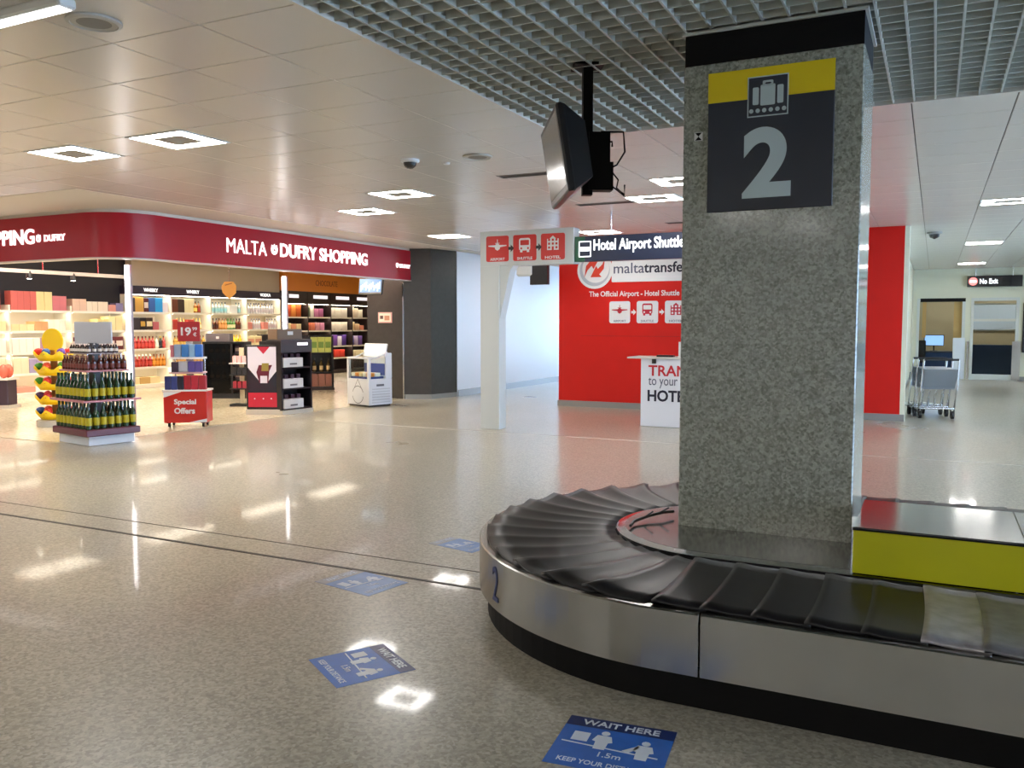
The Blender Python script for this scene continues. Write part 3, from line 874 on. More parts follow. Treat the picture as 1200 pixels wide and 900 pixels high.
for q, nm in enumerate(('AIRPORT', 'SHUTTLE', 'HOTEL')):
    S = .40
    cx = rel(-5.19 + q * .525); cy = 1.77
    b = MB().prism(rrect(cx - S / 2, cx + S / 2, cy - S / 2, cy + S / 2, .04), .001, .005, 0)
    (icon_plane(b, cx, cy + .03, S * .9, 1, .005, .008) if q == 0 else icon_bus(b, cx, cy + .04, S * .85, 1, 0, .005, .008) if q == 1 else icon_hotel(b, cx, cy + .04, S * .85, 1, 0, .005, .008))
    o = b.build('symbol_plate', [WHITE, mat('symbol_crimson', '#b81f34', .4)], t, rot=FACE_S)
    text(nm, o, (cx - .12, cy - S * .45, .005), (0, 0, 0), w=.24, h=.04, bold=.01, m=INKG, depth=.002)
    if q < 2:
        a = MB(); arrow(a, cx + .265, cy, .36, 0, .001, .005); a.build('arrow', WHITE, t, rot=FACE_S)

t = thing('shuttle_counter', 'white service counter lettered transfers to your hotel in front of the red wall', 'counter', (-3.99, 12.45, 0))
MB().box(0, 1.6, 0, .5, 0.003, 1.03, bev=.003).build('body', mat('counter_white', '#dedfe4', .4), t)
MB().box(-.21, 1.65, -.04, .55, 1.03, 1.055, bev=.004).build('worktop', mat('counter_top', '#d3cec4', .35), t)
MB().box(.18, .24, -.03, -.001, .96, 1.029).build('cable_port', BLACKP, t)
text('TRANSFERS', t, (.12, -.001, .77), FACE_S, w=1.17, h=.165, m=INKR, bold=.02)
text('to your', t, (.12, -.001, .585), FACE_S, w=.45, h=.16, m=INKG, bold=0)
text('HOTEL', t, (.11, -.001, .385), FACE_S, w=.67, h=.175, m=INK, bold=.03)
t = thing('leaflet_stand', 'white leaflet stand on the counter next to the pillar', 'stand', (-3.40, 12.62, 1.055))
MB().box(-.06, .06, -.05, .05, 0, .015).build('base', WHITE, t); MB().box(-.055, .055, -.01, .005, .015, .23).build('panel', WHITE, t)
tag(MB().box(-.16, .1, -.06, .06, 0, .03, bev=.008).build('stapler_tray', BLACKP, None, (-3.62, 12.6, 1.055)), 'flat black tray lying on the counter beside the leaflet stand', 'tray')
t = thing('passage_sign', 'small dark hanging sign behind the portal frame beside the red wall', 'sign', (-6.75, 14.4, 2.28))
MB().box(.0, .35, -.05, .05, 0, .38).build('panel', BLACKP, t)
MB().box(-.28, .05, -.07, .07, .16, .55, bev=.03).build('bracket', ARCHW, t)
MB().box(-.1, 0, -.03, .03, .55, .82).build('hanger', ARCHW, t)

t = thing('no_exit_sign', 'black hanging sign reading No Exit with a red symbol above the doors', 'sign', (.76, 26.9, 2.58))
MB().box(0, 1.32, -.06, .06, 0, .30, bev=.004).build('panel', BLACKP, t)
b = MB().disc(.14, .15, .11, .0605, .063, 0, 24); b.prism(rrect(.06, .22, .12, .18, .01), .063, .064, 1)
b.build('symbol', [mat('lit_red', '#e0605c', .4, emit=.8, ecol='#ff8a86'), SIGNLIT], t, rot=FACE_S)
text('No Exit', t, (.30, -.0605, .08), FACE_S, w=.44, h=.14, m=SIGNLIT, bold=.03)
for xx in (.2, 1.1): MB().tube([(xx, 0, .30), (xx, 0, .52)], .012).build('hanging_rod', CHROME, t)
t = thing('wall_poster', 'tall pale poster on the cream hall wall beyond the red panel', 'poster', (-.6, 20.6, .85))
MB().box(.001, .03, -.9, .9, 0, 1.5).build('frame', CHROME, t); MB().box(.03, .034, -.85, .85, .05, 1.45).build('sheet', mat('poster_pale', '#cfe0d6', .4), t)
t = thing('notice_board', 'dark notice panel on the end wall right of the doors', 'panel', (2.25, 26.97, .78))
MB().box(-.12, .7, -.03, .02, 0, 1.35, bev=.006).build('frame', BLACKP, t); MB().box(-.08, .66, -.033, -.03, .05, 1.30).build('sheet', mat('notice_dark', '#3a4048', .4), t)

# luggage trolleys
def trolley():
    t = thing('luggage_trolley', 'x', 'trolley', (0, 0, 0), 0, 'nested luggage trolleys by the hall wall')
    G = mat('trolley_grey', '#8d9399', .35, .6)
    f = MB()
    for q in (-1, 1):
        f.tube([(q * .24, .55, .13), (q * .27, -.30, .17), (q * .27, -.42, .55), (q * .26, -.50, .98)], .016)
    f.tube([(-.24, .55, .13), (.24, .55, .13)], .016); f.tube([(-.27, -.30, .17), (.27, -.30, .17)], .016)
    f.build('frame', CHROME, t)
    for q in range(4):
        MB().tube([(-.15 + q * .1, .55, .135), (-.15 + q * .1, -.30, .175), (-.15 + q * .1, -.38, .42)], .010).build('deck_bar', CHROME, t)
    MB().tube([(-.26, -.50, .98), (.26, -.50, .98)], .020).build('handle', BLACKP, t)
    k = MB(); k.box(-.25, .25, -.02, .02, 0, .34, M=MX((0, -.36, .52), (R(24), 0, 0))); k.build('advert_panel', G, t)
    k = MB(); k.box(-.24, .24, -.28, -.02, -.01, .0, M=MX((0, -.14, .60), (R(20), 0, 0))); k.box(-.24, .24, -.02, 0, 0, .14, M=MX((0, -.14, .60), (R(20), 0, 0))); k.build('basket', G, t)
    for q, (a, b_) in enumerate(((-.25, -.28), (.25, -.28), (0, .5))):
        w = MB(); w.lathe([(.065, -.02), (.065, .02)], 14, M=MX((a, b_, .066), (0, R(90), 0))); w.box(a - .03, a - .022, b_ - .02, b_ + .02, .06, .16); w.box(a + .022, a + .03, b_ - .02, b_ + .02, .06, .16)
        w.build('castor', BLACKP, t)
    return t
tr0 = trolley()
tr0.location = (-.02, 15.85, 0.0); tr0.rotation_euler = (0, 0, R(15)); tr0['label'] = 'nearest of the nested grey luggage trolleys beside the red panel'
for q, l in enumerate(('middle one of the nested luggage trolleys by the hall wall', 'farthest of the nested luggage trolleys, nearest the doors')):
    copy_tree(tr0, (-.02 - .085 * (q + 1), 15.85 + .317 * (q + 1), 0.0), R(15), l)

# ================================================================== SHOP SHELL
wall('wall_shop_back', -17.8, -17.6, 5.0, 24.2, 0, ZC + .1, BEIGE)
wall('wall_shop_end', -17.6, -9.15, 24.0, 24.2, 0, ZC + .1, BEIGE)
wall('wall_shop_side', -10.76, -9.84, 14.8, 14.97, 0.0, ZC, SLATE)
t = thing('slate_column', 'dark slate clad column at the right end of the shop front', 'column', (-9.52, 15.33, 0))
b = MB().prism([(-.29, -.57), (.21, -.33), (.37, .45), (-.32, .45)], .10, ZC)
b.build('cladding', SLATE, t)
b = MB().prism([(-.28, -.56), (.20, -.32), (.36, .44), (-.31, .44)], 0, .10); b.build('skirting', SKIRT, t)
MB().box(-.32, -.292, -.585, -.56, 0, ZC - .7).build('chrome_edge', CHROME, t)

# fascia: left front + rounded corner + right front, hung from ceiling
def fas_path(off=0.0):
    r = .66 + off
    c = (-10.34, 8.46)
    p = [(-17.6, 7.80 - off), (c[0], 7.80 - off)]
    for i in range(1, 13):
        t_ = R(-90 + 90 * i / 12)
        p.append((c[0] + r * math.cos(t_), c[1] + r * math.sin(t_)))
    p.append((-9.68 + off, 15.0 if off > -.05 else 14.74))
    return p
t = thing('shop_fascia', 'long dark red curved shop fascia with white lit lettering', 'fascia', (-10.34, 8.46, 2.43))
O = Vector((-10.34, 8.46, 2.43))
def fas_strip(o0, o1, z0, z1, nm, m):
    a = [(x - O.x, y - O.y) for x, y in fas_path(o0)]; b_ = [(x - O.x, y - O.y) for x, y in fas_path(o1)]
    n_ = len(a)
    B = MB()
    v = [(x, y, z0) for x, y in a] + [(x, y, z1) for x, y in a] + [(x, y, z1) for x, y in b_] + [(x, y, z0) for x, y in b_]
    for k_ in range(4):
        B.add(v, [(k_ * n_ + i, k_ * n_ + i + 1, ((k_ + 1) % 4) * n_ + i + 1, ((k_ + 1) % 4) * n_ + i) for i in range(n_ - 1)], 0, k_ in (0, 2))
    B.add(v, [(0, n_, 2 * n_, 3 * n_), (n_ - 1, 4 * n_ - 1, 3 * n_ - 1, 2 * n_ - 1)], 0)
    return B.build(nm, m, t)
fas_strip(0, -.12, .02, .62, 'red_band', FASCIA)
fas_strip(.012, -.14, 0, .02, 'lower_trim', mat('fascia_trim', '#c8b9b0', .35))
fas_strip(-.02, -.12, .62, .667, 'top_rail', PLASTER)
def onE(s, y, z, **kw): return text(s, t, (-9.68 - O.x + .001, y - O.y, z - O.z), FACE_E, m=LETTER, depth=.012, **kw)
def onS(s, x, z, **kw): return text(s, t, (x - O.x, 7.80 - O.y - .001, z - O.z), FACE_S, m=LETTER, depth=.012, **kw)
onE('MALTA', 9.75, 2.645, w=.86, h=.215, bold=-.005)
onE('DUFRY SHOPPING', 10.93, 2.655, w=2.40, h=.225, bold=.022)
onE('DUFRY', 14.42, 2.685, w=.38, h=.075, bold=.02)
onS('MALTA', -16.0, 2.67, w=.95, h=.215, bold=-.005)
onS('DUFRY SHOPPING', -13.95, 2.67, w=2.62, h=.215, bold=.022)
onS('DUFRY', -11.12, 2.695, w=.44, h=.09, bold=.02)
def crown(s, M):
    b = MB(); n_ = 20
    b.disc(0, 0, .5 * s, 0, .012, 0, 20)
    b.prism([(-.5 * s, .1 * s), (-.42 * s, .62 * s), (-.18 * s, .36 * s), (0, .72 * s), (.18 * s, .36 * s), (.42 * s, .62 * s), (.5 * s, .1 * s)], 0, .012, 0)
    b.prism([(-.14 * s, -.12 * s), (.14 * s, -.12 * s), (.14 * s, .22 * s), (-.14 * s, .22 * s)], .012, .0125, 1)
    o = b.build('emblem', [LETTER, FASCIA], t); o.location = M[0]; o.rotation_euler = M[1]
crown(.14, ((-9.68 - O.x + .001, 10.79 - O.y, 2.75 - O.z), FACE_E))
crown(.08, ((-9.68 - O.x + .001, 14.33 - O.y, 2.72 - O.z), FACE_E))
crown(.18, ((-14.4 - O.x, 7.80 - O.y - .001, 2.76 - O.z), FACE_S))
crown(.09, ((-11.24 - O.x, 7.80 - O.y - .001, 2.735 - O.z), FACE_S))

def led_post(label, x, y):
    t = thing('led_post', label, 'post', (x, y, 0), 0, 'lit shop front posts')
    MB().box(-.02, .055, .012, .05, .006, 2.43).build('profile', mat('post_grey', '#a9a3a6', .3, .4), t)
    MB().box(-.028, .028, -.012, .012, .02, 2.42).build('light_strip', POSTLED, t)
led_post('lit white post at the rounded corner of the shop front', -10.73, 8.805)
led_post('lit white post in the middle of the shop front right side', -10.70, 12.16)

# added ceiling panels, out of sight, give the light of the shop
for q, (x, y, rz) in enumerate(((-10.9, 9.2, 0), (-10.9, 10.6, 0), (-10.9, 12.0, 0), (-10.9, 13.4, 0), (-12.6, 8.6, 90), (-14.4, 8.6, 90), (-16.2, 8.6, 90))):
    tag(MB().box(-.17, .17, -.60, .60, -.03, -.006).build('added_shop_lamp', SHOPLAMP, None, (x, y, ZC), (0, 0, R(rz))), 'added warm panel lamp hidden in the shop ceiling behind the red fascia', 'lamp', 'added shop ceiling panels')
WASH = mat('added_wash_diffuser', '#ffffff', 0.5, emit=4.0, ecol=(1.0, 0.88, 0.70))  # added glow panels that lift the shop headers and bulkhead
for (x, y) in ((-14.9, 10.6), (-14.9, 13.4), (-14.9, 16.2), (-14.9, 18.8), (-14.9, 21.6)):
    tag(MB().box(-.30, .30, -.80, .80, -.03, -.006).build('added_shop_lamp', WASH, None, (x, y, ZC)), 'added dim panel lamp brightening the back wall shelves', 'lamp', 'added wall wash panels')
SPOT = mat('downlight_lens', '#ffffff', 0.5, emit=55.0, ecol=(1.0, 0.88, 0.70))
for (x, y) in ((-12.6, 10.4), (-12.6, 12.6), (-12.6, 14.8), (-12.6, 17.0), (-14.4, 10.4), (-14.4, 12.6), (-14.4, 14.8), (-14.4, 17.0), (-14.4, 19.2), (-14.4, 21.4), (-16.0, 11.4), (-16.0, 13.7), (-16.0, 16.0), (-15.6, 20.4), (-15.6, 22.6)):
    t = thing('downlight', 'small round warm downlight in the shop ceiling', 'lamp', (x, y, ZC - .004), 0, 'downlights in the shop ceiling')
    MB().lathe([(.11, -.001), (.11, -.014), (.085, -.018)], 16).build('rim', WHITE, t)
    MB().lathe([(.085, -.014), (.0001, -.016)], 16).build('lens', SPOT, t)

# ================================================================== BACK WALL SHELVES
PM = {}
def pmat(c, rough=.4): return mat('product_' + c.strip('#'), c, rough)
def bottle_me(body, label, cap, r=.036, h=.29):
    k = ('b', body, label, cap, r, h)
    if k not in PM:
        b = MB()
        b.lathe([(r * .9, 0), (r, .01), (r, h * .14), (r * 1.02, h * .15), (r * 1.02, h * .44), (r, h * .45), (r * .98, h * .58), (r * .42, h * .74), (r * .36, h * .86), (r * .42, h * .865), (r * .42, h)],
                9, mis=[0, 0, 0, 1, 1, 0, 0, 0, 2, 2, 2])
        PM[k] = b.mesh('bottle', [mat('glass_' + body.strip('#'), body, .12), pmat(label), pmat(cap)])
    return PM[k]
def box_me(c, w, d, h, lab=None):
    k = ('x', c, w, d, h, lab)
    if k not in PM:
        b = MB().box(-w / 2, w / 2, -d / 2, d / 2, 0, h, bev=.004)
        if lab: b.box(-w / 2 * .8, w / 2 * .8, -d / 2 - .002, -d / 2, h * .3, h * .7, 1)
        PM[k] = b.mesh('carton', [pmat(c)] + ([pmat(lab)] if lab else []))
    return PM[k]
CN = {}
def product(me, kind, colour, place, loc, rz=0, group=None):
    cat = {'bottle': 'bottle', 'carton': 'box'}.get(kind, kind)
    o = put(me, kind, None, loc, (0, 0, rz))
    return tag(o, '%s %s %s' % (colour, kind, place), cat, group or '%s %s' % (kind + 's', place))

BAYS = []
XB = -17.0          # front of shelves
SZ = [1.84, 1.41, .96, .52]
ORD = ['first', 'second', 'third', 'fourth', 'fifth', 'sixth', 'seventh', 'eighth', 'ninth', 'tenth']
bay_edges = [9.7, 11.1, 12.5, 13.95, 15.25, 16.55, 17.85, 19.2]
led_me = {}
def bay(i, y0, y1):
    liquor = y0 > 13.8
    t = thing('shelf_bay', ('%s lit shelf bay from the right on the liquor wall' % ORD[6 - i]) if liquor else '%s lit shelf bay of cartons left of the corner post' % ORD[2 - i],
              'shelf', (-17.6, y0, 0), 0, 'lit shelf bays on the shop back wall')
    w = y1 - y0
    D = .6
    MB().box(.002, .02, .01, w - .01, .0, 2.26 if liquor else 1.95).build('back_panel', mat('shelf_back_warm', '#e6d9bd', .5), t)
    for s_ in (0, w - .02):
        MB().box(.02, D - .02, s_, s_ + .02, 0, 2.26 if liquor else 1.95).build('side_panel', SHELFW, t)
    MB().box(.02, D + .03, .02, w - .02, .0, .11).build('plinth', SHELFW, t)
    for z in SZ:
        sh = MB().box(.02, D, .02, w - .02, z - .035, z).build('shelf', SHELFW, t)
        MB().box(D - .10, D - .05, .03, w - .03, z - .043, z - .036).build('led_strip', LEDM, sh)
        MB().box(D, D + .008, .02, w - .02, z - .045, z + .005).build('price_rail', mat('price_rail', '#f5f0e4', .4), sh)
    if liquor:
        hd = MB().box(.02, D + .02, .0, w, 2.26, 2.46).build('header', DKPURPLE, t)
        MB().box(D - .12, D - .04, .03, w - .03, 2.25, 2.259).build('led_strip', LEDM, hd)
        nm = {3: 'WHISKY', 4: 'WHISKY', 5: 'GIN', 6: 'VODKA'}[i]
        text(nm, hd, (D + .021, w * .5 - .2, 2.33), FACE_E, w=.42 if nm != 'GIN' else .26, h=.085, m=SIGNLIT, bold=.02)
    return t
for i in range(7): bay(i, bay_edges[i], bay_edges[i + 1])
# dark upper wall over the carton bays, bulkhead over liquor
struct(MB().box(-17.58, -17.25, 5.0, 14.12, 1.96, ZC - .006).build('trim_1', mat('dark_upper_wall', '#1d1b24', .45)))
struct(MB().box(-17.58, -17.05, 14.13, 19.2, 2.47, ZC - .006).build('trim_2', BEIGE))
# products on liquor bays
def fill_row(y0, y1, z, items, place, xoff=.18, gap=.006, jitter=.01):
    y = y0 + .06
    k_ = 0
    while y < y1 - .1:
        kind, colour, me, w = items[k_ % len(items)] if not callable(items) else items(k_)
        if y + w > y1 - .03: break
        product(me, kind, colour, place, (XB - xoff + random.uniform(-jitter, jitter), y + w / 2, z + .0005), R(90))
        y += w + gap; k_ += 1
def bt(colour, body, label, cap, r=.045, h=.3): return ('bottle', colour, bottle_me(body, label, cap, r, h), 2 * r + .01)
def bx(colour, c, w=.2, d=.14, h=.3, lab=None): return ('carton', colour, box_me(c, w, d, h, lab), w)
rows = {
    3: [[bx('dark grey', '#35323a', .22, .2, .34)] * 1 + [bx('tan', '#c79a4c', .24, .2, .36), bx('dark red', '#4a1a20', .14, .2, .34, '#e8d8d0'), bx('blue', '#3a62a8', .18, .2, .35), bx('bright blue', '#2f9be0', .22, .2, .35), bx('white', '#e5dde6', .16, .2, .25)],
        [bx('dark grey', '#3a343a', .34, .2, .3), bx('black', '#231d20', .16, .2, .3, '#c9a24a'), bx('dark brown', '#3b2a22', .2, .2, .3, '#e9d9b0'), bx('pink', '#b8616a', .18, .2, .2)],
        [bt('red label', '#b0302a', '#c9453a', '#5a1c18')] * 8 + [bt('pale', '#d9d2c0', '#efe9dd', '#8a8378'), bt('black', '#1d1a1e', '#2c2a2c', '#c7b04a')],
        [bt('red', '#9a2a22', '#b83a2c', '#e9dfd0')] * 7 + [bt('amber', '#b06a1c', '#d98f2c', '#7a3d12')] * 4],
    4: [[bx('brown', '#6b3a24', .2, .2, .34), bx('dark', '#3a2a22', .2, .2, .34), bx('cream', '#e8dcae', .14, .2, .35), bx('cream', '#e8dcae', .14, .2, .35), bt('amber', '#b06a20', '#e6d06a', '#3b2414'), bt('amber', '#b06a20', '#e6d06a', '#3b2414'), bt('red label', '#8a4a1c', '#8e2a22', '#3b2414')],
        [bx('red', '#b23a30', .2, .2, .26), bt('pale gold', '#d9c27a', '#efe4b8', '#b99c50'), bt('pale gold', '#d9c27a', '#efe4b8', '#b99c50'), bt('pale gold', '#d9c27a', '#efe4b8', '#b99c50')],
        [bt('gold', '#c8963a', '#e0b860', '#6a4a1c')] * 5 + [bx('grey', '#7a7478', .4, .2, .22)],
        [bt('brown', '#5a3018', '#c99a5a', '#2a1810')] * 9],
    5: [[bt('clear', '#b8c8c8', '#8fc4cc', '#47525a')] * 6 + [bx('white', '#eef0f2', .3, .2, .22)],
        [bt('dark amber', '#6a3418', '#4a2418', '#20140e')] * 3 + [bt('orange', '#c08038', '#e8a868', '#5a3010')] * 3 + [bt('green', '#4a7a38', '#e8e2b8', '#3a5a2c')] * 3,
        [bt('yellow', '#e0bc28', '#f0d850', '#c8a020')] * 8,
        [bt('green', '#3a5a34', '#d9d2a0', '#28401f')] * 8],
    6: [[bt('clear', '#c9c9cc', '#b8b0b8', '#585866')] * 9,
        [bx('pink', '#d98a80', .2, .2, .2), bt('clear', '#c9c9cc', '#b8a8b0', '#585866'), bt('clear', '#c9c9cc', '#b8a8b0', '#585866'), bt('clear', '#c9c9cc', '#b8a8b0', '#585866'), bt('clear', '#c9c9cc', '#b8a8b0', '#585866')],
        [bx('cream', '#efe0b4', .28, .2, .26, '#d99a80'), bx('cream', '#efe0b4', .28, .2, .26, '#d99a80'), bx('black', '#26222a', .4, .2, .3)],
        [bt('amber', '#8a4a20', '#d8b070', '#3a2010')] * 8]}
SH = ['top', 'second', 'third', 'lowest']
for i, rr in rows.items():
    for k_, items in enumerate(rr):
        fill_row(bay_edges[i], bay_edges[i + 1], SZ[k_], items, 'on the %s shelf of the %s liquor bay' % (SH[k_], ORD[i - 3]))
lowrow = [bt('brown', '#5a3018', '#c99a5a', '#2a1810')]
for i in range(3, 7):
    fill_row(bay_edges[i], bay_edges[i + 1], .11, [bx('cream', '#d8c69a', .3, .3, .16), bx('tan', '#b8945a', .3, .3, .16)], 'on the plinth of the %s liquor bay' % ORD[i - 3], .25)
# cartons on the left bays
crt = {0: [[*[bx('coral', '#d8706a', 0.163, .3, .42)]*3, *[bx('coral', '#d8706a', 0.163, .3, .42)]*3], [*[bx('cream', '#eadfae', 0.163, .3, .2)]*3, *[bx('pale', '#f2e9cf', 0.146, .3, .2)]*4], [*[bx('white', '#f4efe4', 0.146, .3, .3)]*4, *[bx('white', '#f4efe4', 0.163, .3, .3)]*3], [*[bx('cream', '#eadfc0', 0.171, .3, .34)]*2] * 3],
       1: [[*[bx('coral', '#d8706a', 0.134, .3, .40)]*4, *[bx('cream', '#f0dfa4', 0.176, .3, .40)]*2, *[bx('pink', '#d8808a', 0.166, .3, .32)]*2], [*[bx('cream', '#eadfae', 0.163, .3, .14)]*3, *[bx('tan', '#d9a878', 0.146, .3, .2)]*2, *[bx('white', '#f7f3e6', 0.129, .3, .24)]*3], [*[bx('white', '#f4efe4', 0.146, .3, .3)]*4, *[bx('mauve', '#b08aa0', 0.121, .3, .3)]*2, *[bx('white', '#f4efe4', 0.171, .3, .3)]*2], [*[bx('cream', '#eadfc0', 0.171, .3, .34)]*2, *[bx('lavender', '#a79cc0', 0.146, .3, .3)]*2, *[bx('cream', '#eadfc0', 0.171, .3, .34)]*2]],
       2: [[*[bx('pale pink', '#e8c8b4', 0.171, .3, .27)]*2, *[bx('pale', '#efe2cf', 0.134, .3, .22)]*4, *[bx('pink', '#d99a90', 0.196, .3, .16)]*1, *[bx('lavender', '#8e86b4', 0.196, .3, .2)]*1], [*[bx('pale', '#f2e9cf', 0.146, .3, .14)]*4, *[bx('cream', '#eadc98', 0.146, .3, .26)]*2, *[bx('cream', '#f2e4b0', 0.176, .3, .32)]*2], [*[bx('dark red', '#5a2028', 0.216, .2, .3, '#e0d0c8')]*1] * 5, [*[bx('tan', '#caa86a', 0.146, .3, .3)]*2] * 4]}
for i, rr in crt.items():
    for k_, items in enumerate(rr):
        fill_row(bay_edges[i], bay_edges[i + 1], SZ[k_], items, 'on the %s shelf of the %s carton bay' % (SH[k_], ORD[i]), .2)
    fill_row(bay_edges[i], bay_edges[i + 1], .11, [bx('pink', '#d98a7a', .5, .3, .12), bx('white', '#f2ead8', .5, .3, .1)], 'on the plinth of the %s carton bay' % ORD[i], .25)
# track rail in front of the dark upper wall
t = thing('track_rail', 'pale track rail with spot lamps under the shop ceiling at left', 'rail', (-13.4, 9.0, 2.42))
MB().box(-.03, .03, -1.4, 1.95, -.03, .03).build('rail', mat('rail_pale', '#b9b2a8', .35, .5), t)
for q in (-.9, .35, 1.4): MB().tube([(0, q, .03), (0, q, .67)], .012).build('hanger', CHROME, t)
for q in (.1, .9):
    sp = MB().lathe([(.03, .1), (.045, .0), (.045, -.04)], 10, M=MX((0, q, -.08))).build('spot_head', BLACKP, t)
    MB().lathe([(.04, -.041), (.0001, -.042)], 10, M=MX((0, q, -.08))).build('lens', SHOPLAMP, sp)

# ---------------------------------------------------------------- chocolate wall
t = thing('chocolate_wall', 'dark shelf wall of confectionery under an orange header', 'shelf', (-17.57, 19.22, 0))
WL = 4.4
MB().box(0, .04, 0, WL, 0, ZC - .01).build('back_panel', BROWN, t)
MB().box(.04, .64, 0, WL, 2.53, ZC - .01).build('orange_header', ORANGE, t)
text('CHOCOLATE', t, (.641, 1.45, 2.72), FACE_E, w=1.05, h=.17, m=mat('brown_letter', '#7a4210', .5), bold=.01)
for q in range(5):
    MB().box(.04, .62, q * 1.09, q * 1.09 + .03, 0, 2.53).build('upright', BROWN, t)
for q in range(4):
    for z in (1.77, 1.36, .87, .50):
        s_ = MB().box(.04, .60, q * 1.09 + .03, (q + 1) * 1.09, z - .03, z).build('shelf', BROWN, t)
        MB().box(.50, .55, q * 1.09 + .05, (q + 1) * 1.09 - .02, z - .038, z - .031).build('led_strip', LEDM, s_)
        MB().box(.60, .606, q * 1.09 + .03, (q + 1) * 1.09, z - .04, z + .004).build('price_rail', mat('price_rail', 0), s_)
    MB().box(.59, .61, q * 1.09 + .03, (q + 1) * 1.09, 2.16, 2.53).build('fascia_board', BROWN, t)
    MB().box(.61, .615, q * 1.09 + .28, q * 1.09 + (.70 if q == 0 else .95), 2.33, 2.43).build('label_plate', mat('label_lit', '#efe8ee', .4, emit=.5), t)
    MB().box(.50, .55, q * 1.09 + .05, (q + 1) * 1.09 - .02, 2.15, 2.158).build('led_strip', LEDM, t)
MB().box(.04, .62, .03, WL, 0, .10).build('plinth', BROWN, t)
cho = [[('#d8803c', .2, .38), ('#c8502c', .2, .38), ('#e08a40', .2, .38), ('#c8602c', .2, .38)], [('#5a6a4a', .2, .3), ('#e8e0d0', .16, .38), ('#c87aa0', .2, .26), ('#b86a98', .2, .26)], [('#f0e6d8', .3, .3), ('#f4ecdc', .3, .3), ('#f0e6d8', .3, .3)], [('#f0e2c8', .22, .34), ('#e8d8c0', .2, .3), ('#f4ecd8', .22, .26)]]
cho2 = [[('#e8dcb0', .2, .3), ('#d8c090', .2, .22), ('#c88a6a', .2, .2), ('#e0cca0', .2, .2)], [('#c8604a', .2, .24), ('#d87a5a', .2, .24), ('#d898a0', .2, .24), ('#d890b0', .2, .24)], [('#f2e8da', .3, .26)] * 3, [('#e8cfa0', .25, .26), ('#d8b08a', .25, .2), ('#e08a70', .2, .16)]]
cho3 = [[('#e8d8b0', .3, .3)] * 3, [('#8aa04a', .25, .3)] * 3, [('#6a3a98', .2, .34), ('#7a4aa8', .2, .34), ('#e8e0f0', .2, .3), ('#5a3a90', .2, .34)], [('#4a4aa0', .2, .3), ('#c8b8d8', .2, .3), ('#6a4a98', .2, .3)]]
cho4 = [[('#c84030', .25, .22)] * 3, [('#d86030', .25, .22)] * 3, [('#c83828', .25, .24)] * 3, [('#d8c8a0', .25, .2)] * 3]
CNAME = {'d8803c': 'orange', 'c8502c': 'rust', 'e08a40': 'light orange', 'c8602c': 'burnt orange', '5a6a4a': 'olive', 'e8e0d0': 'off white', 'c87aa0': 'pink', 'b86a98': 'magenta'}
def cname(c):
    c = c.strip('#')
    if c in CNAME: return CNAME[c]
    r, g, b_ = [int(c[i:i + 2], 16) for i in (0, 2, 4)]
    if min(r, g, b_) > 190: return 'pale cream'
    if b_ > r and b_ > g: return 'purple'
    if g > r: return 'green'
    if r > 180 and g < 120: return 'red orange'
    if r > 180 and b_ > 130: return 'pink'
    return 'tan'
for z, cc, sn in ((1.77, cho, 'top'), (1.36, cho2, 'second'), (.87, cho3, 'third'), (.50, cho4, 'lowest')):
    for q in range(4):
        y = 19.22 + q * 1.09 + .07
        for c, w, h in cc[q]:
            product(box_me(c, w, .2, h), 'carton', cname(c), 'on the %s shelf of confectionery bay %s' % (sn, ('one', 'two', 'three', 'four')[q]), (-17.2, y + w / 2, z + .0005), R(90), 'cartons on the chocolate wall')
            y += w + .03

# ================================================================== SHOP FLOOR DISPLAYS
# bottle pyramid
t = thing('bottle_stand', 'tiered display stand with maroon base and blank grey header', 'stand', (-9.90, 7.58, 0.006), R(-11))
MAR = mat('maroon_board', '#5b2230', .35); PINKS = mat('pink_shelf_edge', '#b5747c', .35)
MB().box(-.40, .40, -.30, .30, 0, .12).build('base_box', mat('stand_white', '#c9cbd0', .4), t)
MB().box(-.46, .46, -.36, .36, .12, .21, bev=.012).build('base_board', MAR, t)
MB().box(-.46, .46, -.38, .38, .555, .58, bev=.004).build('tier_board', PINKS, t)
MB().box(-.36, .36, -.29, .29, .935, .957, bev=.004).build('tier_board', PINKS, t)
MB().box(-.28, .28, -.23, .23, 1.16, 1.175, bev=.004).build('tier_board', mat('clear_board', '#8d7d80', .2), t)
MB().box(-.05, .05, -.05, .05, .21, 1.30).build('column', BROWN, t)
for q in ((-.27, -.22), (.27, -.22), (.27, .22), (-.27, .22)): MB().tube([(q[0], q[1], .21), (q[0], q[1], 1.165)], .008).build('upright', CHROME, t)
MB().box(-.25, .25, -.015, .015, 1.29, 1.575, bev=.004).build('header_panel', mat('header_grey', '#b7b6bb', .4), t, rot=(0, 0, R(34)))
stm = Matrix.Translation((-9.90, 7.58, .006)) @ Matrix.Rotation(R(-11), 4, 'Z')
gb = bottle_me('#16331a', '#b0a012', '#16331a', .041, .33)
def ring_pts(h, g, n, k):
    a_ = [-h + 2 * h * i / (n - 1) for i in range(n)]; b_ = [-g + 2 * g * i / (k - 1) for i in range(k)]
    return [(a, -g) for a in a_] + [(h, b) for b in b_[1:]] + [(a, g) for a in reversed(a_[:-1])] + [(-h, b) for b in reversed(b_[1:-1])]
for (a, b_) in ring_pts(.39, .29, 9, 7):
    p = stm @ Vector((a, b_, .2105)); product(gb, 'bottle', 'green yellow labelled', 'on the bottom tier of the bottle stand', p, 0)
for (a, b_) in ring_pts(.38, .29, 9, 7):
    p = stm @ Vector((a, b_, .5805)); product(gb, 'bottle', 'green yellow labelled', 'on the middle tier of the bottle stand', p, 0)
